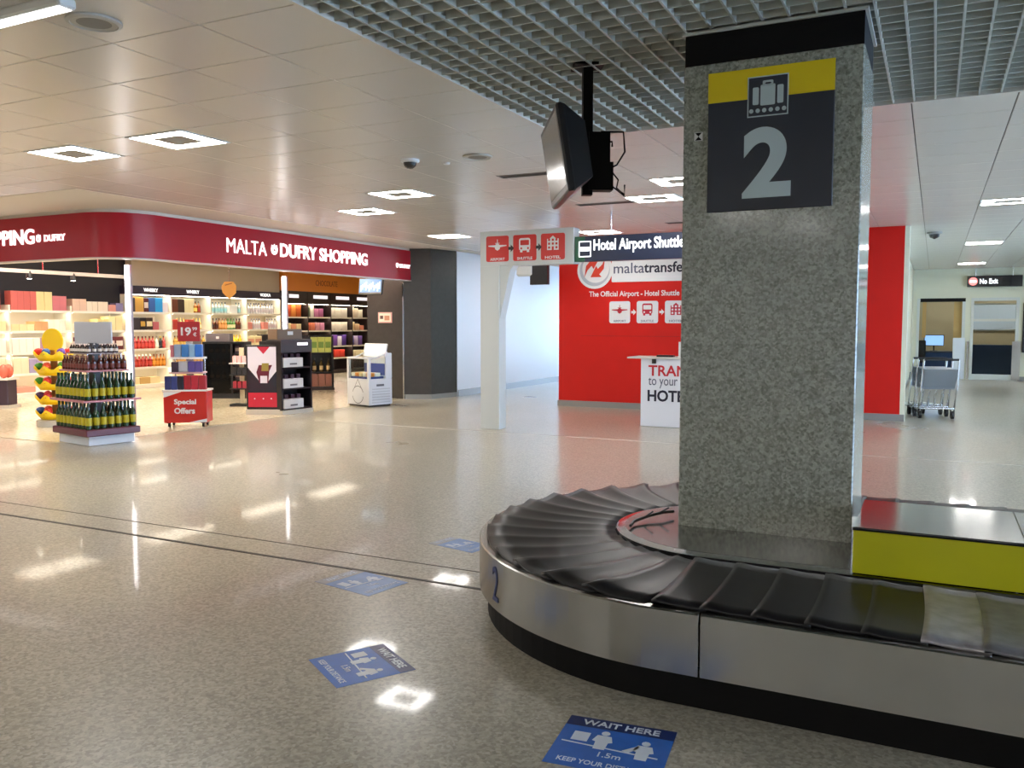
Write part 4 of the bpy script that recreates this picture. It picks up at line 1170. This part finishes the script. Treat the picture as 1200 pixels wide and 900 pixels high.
bb = bottle_me('#4a1c14', '#6a2a20', '#8a5a4a', .034, .185)
for (a, b_) in ring_pts(.30, .24, 9, 7):
    p = stm @ Vector((a, b_, .9575)); product(bb, 'bottle', 'short brown', 'on the upper tier of the bottle stand', p, 0)
wb = bottle_me('#2a1c1c', '#e0d8d0', '#d8c8c0', .024, .12)
for (a, b_) in ring_pts(.23, .18, 8, 6):
    p = stm @ Vector((a, b_, 1.1755)); product(wb, 'bottle', 'tiny dark', 'on the top tray of the bottle stand', p, 0)

# yellow sweets tower
t = thing('sweets_tower', 'yellow scalloped sweets tower with a round yellow header', 'stand', (-12.05, 8.53, 0.006), R(26))
MB().lathe([(.27, 0), (.27, .09), (.22, .10)], 20).build('base', mat('tower_base', '#bfb9ad', .4), t)
MB().tube([(0, 0, .09), (0, 0, 1.15)], .05, 10).build('column', mat('tower_column', '#8a5a20', .5), t)
YL = mat('basket_yellow', '#f0c808', .4)
def basket():
    b = MB(); n_ = 40
    r0, r1 = .20, .275
    v = [(r0 * math.cos(2 * PI * i / n_), r0 * math.sin(2 * PI * i / n_), 0) for i in range(n_)]
    v += [((r1 + .01 * math.cos(8 * 2 * PI * i / n_)) * math.cos(2 * PI * i / n_), (r1 + .01 * math.cos(8 * 2 * PI * i / n_)) * math.sin(2 * PI * i / n_),   .115 + .034 * math.cos(8 * 2 * PI * i / n_)) for i in range(n_)]
    v += [(x * .96, y * .96, z + .004) for x, y, z in v]
    f = [(i, (i + 1) % n_, n_ + (i + 1) % n_, n_ + i) for i in range(n_)]
    f += [(2 * n_ + i, 3 * n_ + i, 3 * n_ + (i + 1) % n_, 2 * n_ + (i + 1) % n_) for i in range(n_)]
    f += [(n_ + i, n_ + (i + 1) % n_, 3 * n_ + (i + 1) % n_, 3 * n_ + i) for i in range(n_)]
    f += [tuple(reversed(range(n_))), tuple(range(2 * n_, 3 * n_))]
    return b.add(v, f, 0, True).mesh('basket', YL)
bme = basket()
tz = [.10, .33, .55, .77, .99]
for z in tz: put(bme, 'basket', t, (0, 0, z))
b = MB(); b.disc(0, 0, .16, -.012, .012, 0, 28, ry=.19); b.build('header', mat('header_yellow', '#f2cc10', .4), t, (0, -.02, 1.29), FACE_S)
MB().tube([(0, .0, 1.05), (0, .0, 1.2)], .012).build('header_post', YL, t)
cols = [[('blue', '#2a4a90'), ('red', '#c8241c')], [('purple', '#4a2a60'), ('red', '#b8202c')], [('green', '#3f9a28'), ('red', '#c8242c')], [('green', '#3f9a30'), ('orange red', '#d84a28')], [('purple', '#5a3a98'), ('red', '#c8241c'), ('blue', '#24508a')]]
tn = ['lowest', 'second lowest', 'middle', 'second highest', 'highest']
for k_, (z, cc) in enumerate(zip(tz, cols)):
    n_ = 6
    for i in range(n_):
        a = 2 * PI * i / n_ - .55 + R(26)
        c = cc[(i if k_ != 4 else i) % len(cc)]
        key = ('sw', c[1])
        if key not in PM:
            b = MB(); b.ball((0, 0, .055), .072, .06, .06, 0, 10, 6); b.prism([(-.03, .10), (.03, .10), (.02, .085), (-.02, .085)], -.01, .01, 0, M=MX(rot=FACE_S))
            PM[key] = b.mesh('sweet_bag', pmat(c[1], .3))
        tag(put(PM[key], 'sweet_bag', None, (-12.05 + .20 * math.cos(a), 8.53 + .20 * math.sin(a), z + .085), (0, 0, a)), '%s sweet bag in the %s basket of the yellow tower' % (c[0], tn[k_]), 'bag', 'sweet bags in the yellow tower')

# special offers bin
BR = R(32)
t = thing('offers_bin', 'red Special Offers bin on castors with white tiers and a 19 euro sign', 'stand', (-10.16, 9.40, 0.006), BR)
b = MB().box(-.315, .315, -.24, .10, .07, .54, bev=.006); b.build('red_box', mat('offers_red', '#c2281f', .35), t)
for w_ in ([(-.312, .535), (-.05, .535), (-.312, .45)], [(.312, .075), (.312, .13), (.05, .075)]):
    b = MB(); b.prism(w_, .2405, .243, 0); b.build('white_corner', WHITE, t, rot=FACE_S)
text('Special', t, (-.16, -.2405, .325), FACE_S, w=.32, h=.10, m=WHITE, bold=.03); text('Offers', t, (-.16, -.2405, .205), FACE_S, w=.30, h=.09, m=WHITE, bold=.03)
for x_, y_ in ((-.25, -.19), (.25, -.19), (-.25, .05), (.25, .05)):
    w = MB(); w.lathe([(.033, -.015), (.033, .015)], 10, M=MX((x_, y_, .034), (0, R(90), 0))); w.box(x_ - .03, x_ + .03, y_ - .03, y_ + .03, .06, .07); w.build('castor', BLACKP, t)
TR = mat('tray_white', '#e4e0da', .35)
MB().box(-.33, .33, -.25, .12, .54, .565, bev=.005).build('tray', TR, t)
MB().box(-.25, .25, -.16, .10, .80, .825, bev=.005).build('tray', mat('tray_pinkish', '#c9a0a0', .35), t)
MB().box(-.25, .25, -.16, .10, 1.02, 1.05, bev=.005).build('tray', TR, t)
MB().box(-.05, .05, .06, .09, .565, 1.28).build('mast', CHROME, t)
for q in (-.22, .22): MB().tube([(q, .08, .565), (q, .08, 1.03)], .01).build('upright', CHROME, t)
sg = MB().box(-.165, .165, -.01, .01, 1.285, 1.585, bev=.004).build('price_sign', mat('sign_red', '#a81d24', .4), t, loc=(.0, .06, 0))
text('19', sg, (-.115, -.0105, 1.37), FACE_S, w=.15, h=.13, m=WHITE, bold=.03); text('€', sg, (.065, -.0105, 1.36), FACE_S, w=.05, h=.06, m=WHITE, bold=.02); text('99', sg, (.055, -.0105, 1.45), FACE_S, w=.07, h=.05, m=WHITE, bold=.01)
bmx = Matrix.Translation((-10.16, 9.40, .006)) @ Matrix.Rotation(BR, 4, 'Z')
def on_bin(items, z, y_, place):
    tot = sum(w for _, _, w, _ in items) + .008 * (len(items) - 1)
    x_ = -tot / 2
    for cn, c, w, h in items:
        product(box_me(c, w, .09, h), 'carton', cn, place, bmx @ Vector((x_ + w / 2, y_, z)), BR, 'cartons on the offers bin'); x_ += w + .008
on_bin([('navy', '#2c3468', .085, .2), ('blue', '#3a4480', .085, .2), ('dark', '#262430', .085, .2), ('red', '#a82430', .1, .21), ('crimson', '#b8283a', .1, .21), ('red', '#a82430', .1, .21)], .5655, -.17, 'on the lowest tray of the offers bin')
on_bin([('dark brown', '#3a2624', .09, .12), ('grey', '#9a98a0', .1, .2), ('pale', '#c8c4c8', .08, .18), ('orange', '#e08a50', .07, .2)], .5655, -.03, 'behind the lowest row of the offers bin')
on_bin([('dark', '#3a2c3c', .1, .15), ('silver', '#b0aeb4', .13, .16), ('violet', '#5a4a90', .1, .16), ('violet', '#5a4a90', .09, .16)], .8255, -.08, 'on the middle tray of the offers bin')
on_bin([('pink', '#b86a72', .05, .18), ('grey blue', '#8a9ab0', .1, .19), ('blue', '#3a78b8', .1, .19), ('pale blue', '#8ab0d0', .08, .19), ('blue', '#2f6cc0', .1, .19)], 1.0505, -.08, 'on the top tray of the offers bin')

# dark glass cabinet
t = thing('glass_cabinet', 'dark framed glass display cabinet behind the offers bin', 'cabinet', (-13.24, 13.2, 0.006), R(26))
DK = mat('cabinet_black', '#17161a', .3)
MB().box(-.44, .44, -.02, .42, 0, .10).build('base', DK, t)
for x_ in (-.44, .14, .40): MB().box(x_, x_ + .04, -.03, .01, .10, 1.18).build('frame_post', DK, t)
MB().box(-.44, .44, -.03, .42, 1.14, 1.18).build('top', DK, t); MB().box(-.44, .44, .38, .42, .1, 1.14).build('back_panel', mat('cabinet_back', '#2a2422', .4), t)
MB().box(-.44, -.42, .01, .38, .1, 1.14).build('side_panel', DK, t); MB().box(.42, .44, .01, .38, .1, 1.14).build('side_panel', DK, t)
MB().box(-.40, .14, -.015, -.008, .10, 1.14).build('glass_door', glass_mat('smoked_glass', (.35, .34, .34), .25), t)
for z in (.38, .66, .92): MB().box(-.42, .42, .03, .37, z, z + .015).build('shelf', DK, t)
cm = Matrix.Translation((-13.24, 13.2, .006)) @ Matrix.Rotation(R(26), 4, 'Z')
for z, sn in ((.396, 'lower'), (.676, 'middle'), (.936, 'upper')):
    for q in range(4):
        product(bottle_me('#6a3a18', '#c9a46a', '#3a2010', .04, .2), 'bottle', 'amber', 'on the %s shelf of the dark glass cabinet' % sn, cm @ Vector((-.32 + q * .13, .15, z)), 0)
    for q in range(2):
        product(box_me('#3a2a3a', .1, .1, .16, '#8a7a70'), 'carton', 'dark', 'in the right half of the glass cabinet %s shelf' % sn, cm @ Vector((.24 + q * .12, .15, z)), R(26))
t = thing('topper_box', 'grey display box standing on the dark glass cabinet', 'box', tuple(cm @ Vector((-.16, .2, 1.1805))), R(26))
MB().box(-.25, .25, -.12, .12, 0, .17, bev=.006).build('body', mat('topper_grey', '#6a6266', .4), t); MB().box(-.03, .03, -.124, -.12, .06, .11).build('badge', WHITE, t)

# small stand between cabinet and screen
t = thing('tester_stand', 'narrow stand with three small shelves left of the ad totem', 'stand', (-11.75, 12.1, 0.006), R(26))
MB().box(-.04, .04, .1, .14, 0, 1.1).build('back_post', mat('stand_cream', '#cfc0a0', .4), t); MB().box(-.16, .16, -.14, .14, 0, .04).build('base', BLACKP, t)
for z in (.32, .58, .80): MB().box(-.16, .16, -.14, .12, z, z + .02).build('shelf', BLACKP if z < .7 else WHITE, t)
tm = Matrix.Translation((-11.75, 12.1, .006)) @ Matrix.Rotation(R(26), 4, 'Z')
for z, c, n_ in ((.3405, '#a8283c', 'crimson'), (.6005, '#2a2a30', 'black'), (.8205, '#e0b0b0', 'pale pink')):
    for q in range(3): product(box_me(c, .07, .07, .13), 'carton', n_, 'on the narrow tester stand', tm @ Vector((-.09 + q * .09, 0, z)), R(26))

# ad totem with lit screen
t = thing('ad_totem', 'black advert totem with a red and white diamond poster screen', 'totem', (-10.24, 11.10, 0.006), R(26))
MB().box(-.31, .31, -.04, .30, 0, .09).build('plinth', mat('totem_plinth', '#bdb6a8', .4), t)
MB().box(-.30, .30, 0, .12, .09, 1.19, bev=.006).build('housing', DK, t)
b = MB()
W, Z0, Z1 = .27, .13, 1.16
def q2(pts, mi, l): b.prism([(x_ * W, Z0 + (Z1 - Z0) * z_) for x_, z_ in pts], l, l + .0006, mi)
q2([(-1, 0), (1, 0), (1, 1), (-1, 1)], 0, .0005)
q2([(-1, .24), (1, .24), (1, .66), (.25, .42), (-.25, .42), (-1, .66)], 1, .0011)
q2([(-1, 0), (1, 0), (1, .24), (-1, .24)], 2, .0011)
q2([(-.40, 1), (.40, 1), (0, .88)], 2, .0011)
q2([(-.28, .40), (.28, .40), (.36, .60), (.55, .70), (-.30, .70), (-.46, .58)], 3, .0017)
q2([(-.22, .40), (.22, .40), (.22, .52), (-.22, .52)], 0, .0023)
q2([(-.14, .60), (.30, .60), (.34, .73), (-.10, .73)], 4, .0023)
for k_ in (-.6, -.05, .45): b.disc(k_ * W, Z0 + (Z1 - Z0) * .14, .012, .0017, .0023, 0, 10)
def lit(n, c): return mat(n, c, .25, emit=.10, ecol=c)
b.build('poster_screen', [lit('ad_white', '#cfcad2'), lit('ad_dark', '#23262e'), lit('ad_red', '#b02a3a'), lit('ad_maroon', '#5c2430'), lit('ad_olive', '#8a7a3a')], t, rot=FACE_S)

# black gondola with white trays
t = thing('black_gondola', 'low black gondola with three white drawer fronts right of the totem', 'gondola', (-9.93, 11.16, 0.006), R(-7))
# local: face along +Y, front at x=0
MB().box(-.55, .02, 0.02, .72, 0, .07).build('plinth', mat('totem_plinth', 0), t)
MB().box(-.55, -.35, .03, .71, .07, 1.25).build('back_panel', DK, t)
MB().box(-.35, .0, .02, .05, .07, 1.25).build('side_panel', DK, t); MB().box(-.35, .0, .69, .72, .07, 1.25).build('side_panel', DK, t)
MB().box(-.36, .01, .02, .72, 1.06, 1.28).build('header', mat('gondola_header', '#3a3638', .4), t)
MB().box(.011, .014, .38, .62, 1.18, 1.23).build('label_plate', mat('label_lit', 0), t)
for z in (.07, .42, .78):
    MB().box(-.35, -.01, .05, .69, z, z + .03).build('shelf', DK, t)
    d_ = MB().box(-.10, .02, .06, .50, z + .03, z + .19, bev=.004).build('tray_front', mat('tray_silver', '#c9c6c4', .35), t)
    MB().box(.02, .022, .20, .36, z + .07, z + .10).build('caption', mat('caption_grey', '#6b6668', .5), d_)
gm = Matrix.Translation((-9.93, 11.16, .006)) @ Matrix.Rotation(R(-7), 4, 'Z')
for z, sn in ((.1, 'lowest'), (.45, 'middle'), (.81, 'top')):
    for q in range(4):
        product(box_me('#4a2c3a', .08, .08, .22, '#a89a90'), 'carton', 'plum', 'behind the %s white tray of the black gondola' % sn, gm @ Vector((-.2, .14 + q * .14, z + .001)), R(80))
t = thing('topper_box', 'wooden crate with white badge standing on the black gondola', 'box', tuple(gm @ Vector((-.2, .30, 1.2805))), R(-7))
MB().box(-.12, .12, -.28, .28, 0, .18, bev=.006).build('body', mat('crate_brown', '#6b5846', .5), t); MB().box(.12, .124, -.05, .07, .08, .14).build('badge', WHITE, t)

# second gondola further in, gold wrapped gifts and green boxes
t = thing('gift_gondola', 'black two column gondola of gold gifts and green boxes deep in the shop', 'gondola', (-13.1, 15.75, 0.006), R(42))
MB().box(-.55, .55, -.05, .42, 0, .06).build('plinth', BROWN, t)
MB().box(-.54, .54, .36, .40, .06, 1.28).build('back_panel', DK, t)
for x_ in (-.54, -.02, .51): MB().box(x_, x_ + .03, .0, .36, .06, 1.28).build('upright', DK, t)
for z in (.06, .40, .86): MB().box(-.51, .51, .0, .36, z, z + .02).build('shelf', DK, t)
MB().box(-.51, -.02, -.005, .0, 1.02, 1.26).build('header', DK, t)
MB().box(-.42, -.15, -.008, -.005, 1.12, 1.18).build('label_plate', mat('label_lit', 0), t)
gg = Matrix.Translation((-13.1, 15.75, .006)) @ Matrix.Rotation(R(42), 4, 'Z')
GOLD = mat('gold_foil', '#e0b030', .3, .3)
gk = MB(); gk.ball((0, 0, .12), .10, .09, .13, 0, 12, 7); gk.ball((0, 0, .27), .06, .06, .06, 0, 10, 6); gk.prism([(-.06, .30), (-.015, .31), (-.05, .40)], -.012, .012, 0, M=MX(rot=FACE_S)); gk.prism([(.06, .30), (.015, .31), (.05, .40)], -.012, .012, 0, M=MX(rot=FACE_S))
gme = gk.mesh('gold_gift', GOLD)
for z, sn in ((.081, 'lowest'), (.421, 'middle')):
    for q in range(2): tag(put(gme, 'gold_gift', None, gg @ Vector((-.38 + q * .22, .16, z)), (0, 0, R(42))), 'gold foil gift with a bow on the %s shelf of the gift gondola' % sn, 'gift', 'gold foil gifts')
for q in range(3): product(box_me('#b8c060', .15, .16, .36, '#6a8a3a'), 'carton', 'lime green', 'on the top shelf of the gift gondola', gg @ Vector((.10 + q * .16, .14, .881)), R(42), 'green boxes on the gift gondola')
for q in range(3): product(bottle_me('#4a3a20', '#c8b080', '#2a2018', .045, .32), 'bottle', 'olive', 'on the middle shelf of the gift gondola', gg @ Vector((.10 + q * .16, .14, .421)))
for q in range(3): product(box_me('#8a5a4a', .15, .2, .30), 'carton', 'brown', 'on the lowest shelf of the gift gondola', gg @ Vector((.10 + q * .16, .14, .081)), R(42))

# ice cream freezer
FM = (-9.40, 12.95)
t = thing('ice_cream_freezer', 'white ice cream freezer with glass front and raised lid by the slate wall', 'freezer', (FM[0], FM[1], .006), R(-16))
# local: near right corner at 0,0; x to the left (negative), y depth
FW = mat('freezer_white', '#c9cdd4', .35)
W_, D_ = .66, .56
MB().box(-W_, 0, 0, D_, .03, .52, bev=.01).build('body', FW, t)
MB().box(-W_ + .03, -.03, .03, D_ - .03, 0, .03).build('foot_frame', BLACKP, t)
MB().box(-W_ + .05, -.05, .05, D_ - .17, .52, .56).build('tub', mat('tub_blue', '#38488a', .4), t)
MB().box(-W_, 0, D_ - .16, D_, .52, 1.0, bev=.01).build('rear_housing', FW, t)
MB().box(-W_ + .02, -.02, D_ - .165, D_ - .16, .58, .80).build('rear_lining', mat('tub_blue', 0), t)
for x_ in (-W_, -.05): MB().box(x_, x_ + .05, 0, .05, .52, .92).build('corner_post', FW, t)
MB().box(-W_ + .05, -.05, .02, .028, .52, .90).build('front_glass', GLASS, t)
MB().box(-.028, -.02, .05, D_ - .16, .52, .90).build('side_glass', GLASS, t); MB().box(-W_ + .02, -W_ + .028, .05, D_ - .16, .52, .90).build('side_glass', GLASS, t)
rl = MB()
for x_ in (-W_ + .02, -.02): rl.tube([(x_, .0, .91), (x_, .2, .92), (x_, .36, .98), (x_, D_ - .1, 1.01)], .018)
rl.tube([(-W_ + .02, 0, .91), (-.02, 0, .91)], .018)
rl.build('top_rail', FW, t)
b = MB(); b.box(-W_, 0, -.02, .02, 0, .26, bev=.008, M=MX((0, D_ - .17, .92), (R(-14), 0, 0))); b.build('raised_lid', mat('lid_white', '#e6e9ee', .3), t)
for q in range(6): MB().box(.0005, .006, .08, D_ - .06, .07 + q * .05, .09 + q * .05).build('vent_louvre', mat('louvre_grey', '#b0b4ba', .4), t)
b = MB()
cx, cz = -W_ / 2, .22
b.disc(cx, cz, .17, .0005, .002, 0, 24); b.disc(cx, cz, .157, .002, .0025, 1, 24)
b.prism([(cx - .13, cz + .10), (cx, cz + .30), (cx + .13, cz + .10)], .0003, .0012, 0); b.prism([(cx - .11, cz + .11), (cx, cz + .28), (cx + .11, cz + .11)], .0012, .0018, 1)
b.prism([(cx - .19, cz - .03), (cx + .19, cz - .03), (cx + .19, cz + .05), (cx - .19, cz + .05)], .0025, .003, 1)
b.build('maker_emblem', [mat('emblem_grey', '#5a5c66', .5), FW], t, rot=FACE_S)
MB().box(.0005, .002, .18, .36, .38, .42).build('side_badge', mat('emblem_grey', 0), t)
fm = Matrix.Translation((FM[0], FM[1], .006)) @ Matrix.Rotation(R(-16), 4, 'Z')
for q in range(10):
    c = [('white', '#e6e2da'), ('orange', '#d88a3a'), ('cream', '#e0d0a0')][q % 3]
    product(box_me(c[1], .09, .12, .07), 'carton', c[0], 'lying in the ice cream freezer tub', fm @ Vector((-.56 + (q % 5) * .115, +.12 + (q // 5) * .14, .5605)), R(-16))

# fixtures on the slate end wall
t = thing('shop_monitor', 'small blue screen hung under the right end of the fascia', 'screen', (-10.12, 14.05, 2.30), R(8))
MB().box(-.26, .26, -.02, .03, -.16, .16, bev=.006).build('housing', BLACKP, t, rot=(R(-10), 0, 0))
b = MB().box(-.24, .24, -.023, -.02, -.12, .15, 0)
for q in range(12): b.box(-.22 + .037 * q, -.19 + .037 * q, -.0245, -.023, -.10 + .02 * (q * 7 % 5), .02 + .025 * (q * 5 % 4), 1)
b.build('picture', [mat('screen_blue', '#2c5f9a', .3, emit=.5, ecol='#2c5f9a'), mat('screen_cyan', '#8ac0dc', .3, emit=.5, ecol='#8ac0dc')], t, rot=(R(-10), 0, 0))
MB().tube([(0, .02, .15), (0, .02, .79)], .015).build('bracket', BLACKP, t)
t = thing('framed_notice', 'small framed notice with pink border on the dark slate wall', 'picture', (-10.3, 14.8, 1.58))
MB().box(-.17, .17, -.02, -.001, 0, .22).build('frame', mat('frame_pink', '#c99a94', .5), t)
b = MB().box(-.145, .145, -.022, -.02, .025, .195, 0).box(-.12, -.04, -.023, -.022, .08, .15, 1).box(-.01, .12, -.023, -.022, .05, .15, 2)
b.build('print', [mat('print_cream', '#e0cfc0', .5), mat('print_dark', '#4a2c28', .5), mat('print_tan', '#b07a60', .5)], t)
# hanging promotional lozenge
t = thing('hanging_tag', 'gold lozenge shaped promotional tag hanging in front of the liquor wall', 'tag', (-12.7, 12.84, 2.05), R(30))
b = MB().prism([(0, 0), (.13, .13), (.14, .27), (.08, .35), (-.09, .35), (-.15, .25), (-.13, .13)], -.012, .012, 0)
b.prism([(-.08, .27), (.06, .31), (.06, .33), (-.08, .29)], .012, .014, 1); b.build('card', [mat('tag_gold', '#a8752c', .4), mat('tag_dark', '#6b3c14', .5)], t, rot=FACE_S)
MB().tube([(0, 0, .34), (0, 0, 1.04)], .003, 4).build('thread', CHROME, t)
# edge stand at far left
t = thing('gift_trolley', 'small dark stand with coral bags cut by the left edge of the photo', 'stand', (-15.45, 9.85, .006), R(26))
MB().box(-.22, .22, -.15, .15, 0.06, .52, bev=.01).build('body', mat('trolley_plum', '#3a2a38', .4), t)
MB().box(-.26, .26, -.18, .18, .0, .06).build('base', mat('tower_base', 0), t)
MB().box(-.25, .25, -.18, .18, .52, .55).build('tray', TR, t)
lm = Matrix.Translation((-15.45, 9.85, .006)) @ Matrix.Rotation(R(26), 4, 'Z')
kb = MB(); kb.ball((0, 0, .13), .1, .08, .13, 0, 10, 6); kme = kb.mesh('coral_bag', pmat('#d86a54', .5))
for q in range(4): tag(put(kme, 'coral_bag', None, lm @ Vector((-.14 + (q % 2) * .25, -.07 + (q // 2) * .15, .5505))), 'coral gift bag on the dark stand at the left edge', 'bag', 'coral bags on the left edge stand')

sc.cycles.use_denoising = True
sc.cycles.max_bounces = 8
sc.cycles.sample_clamp_indirect = 6
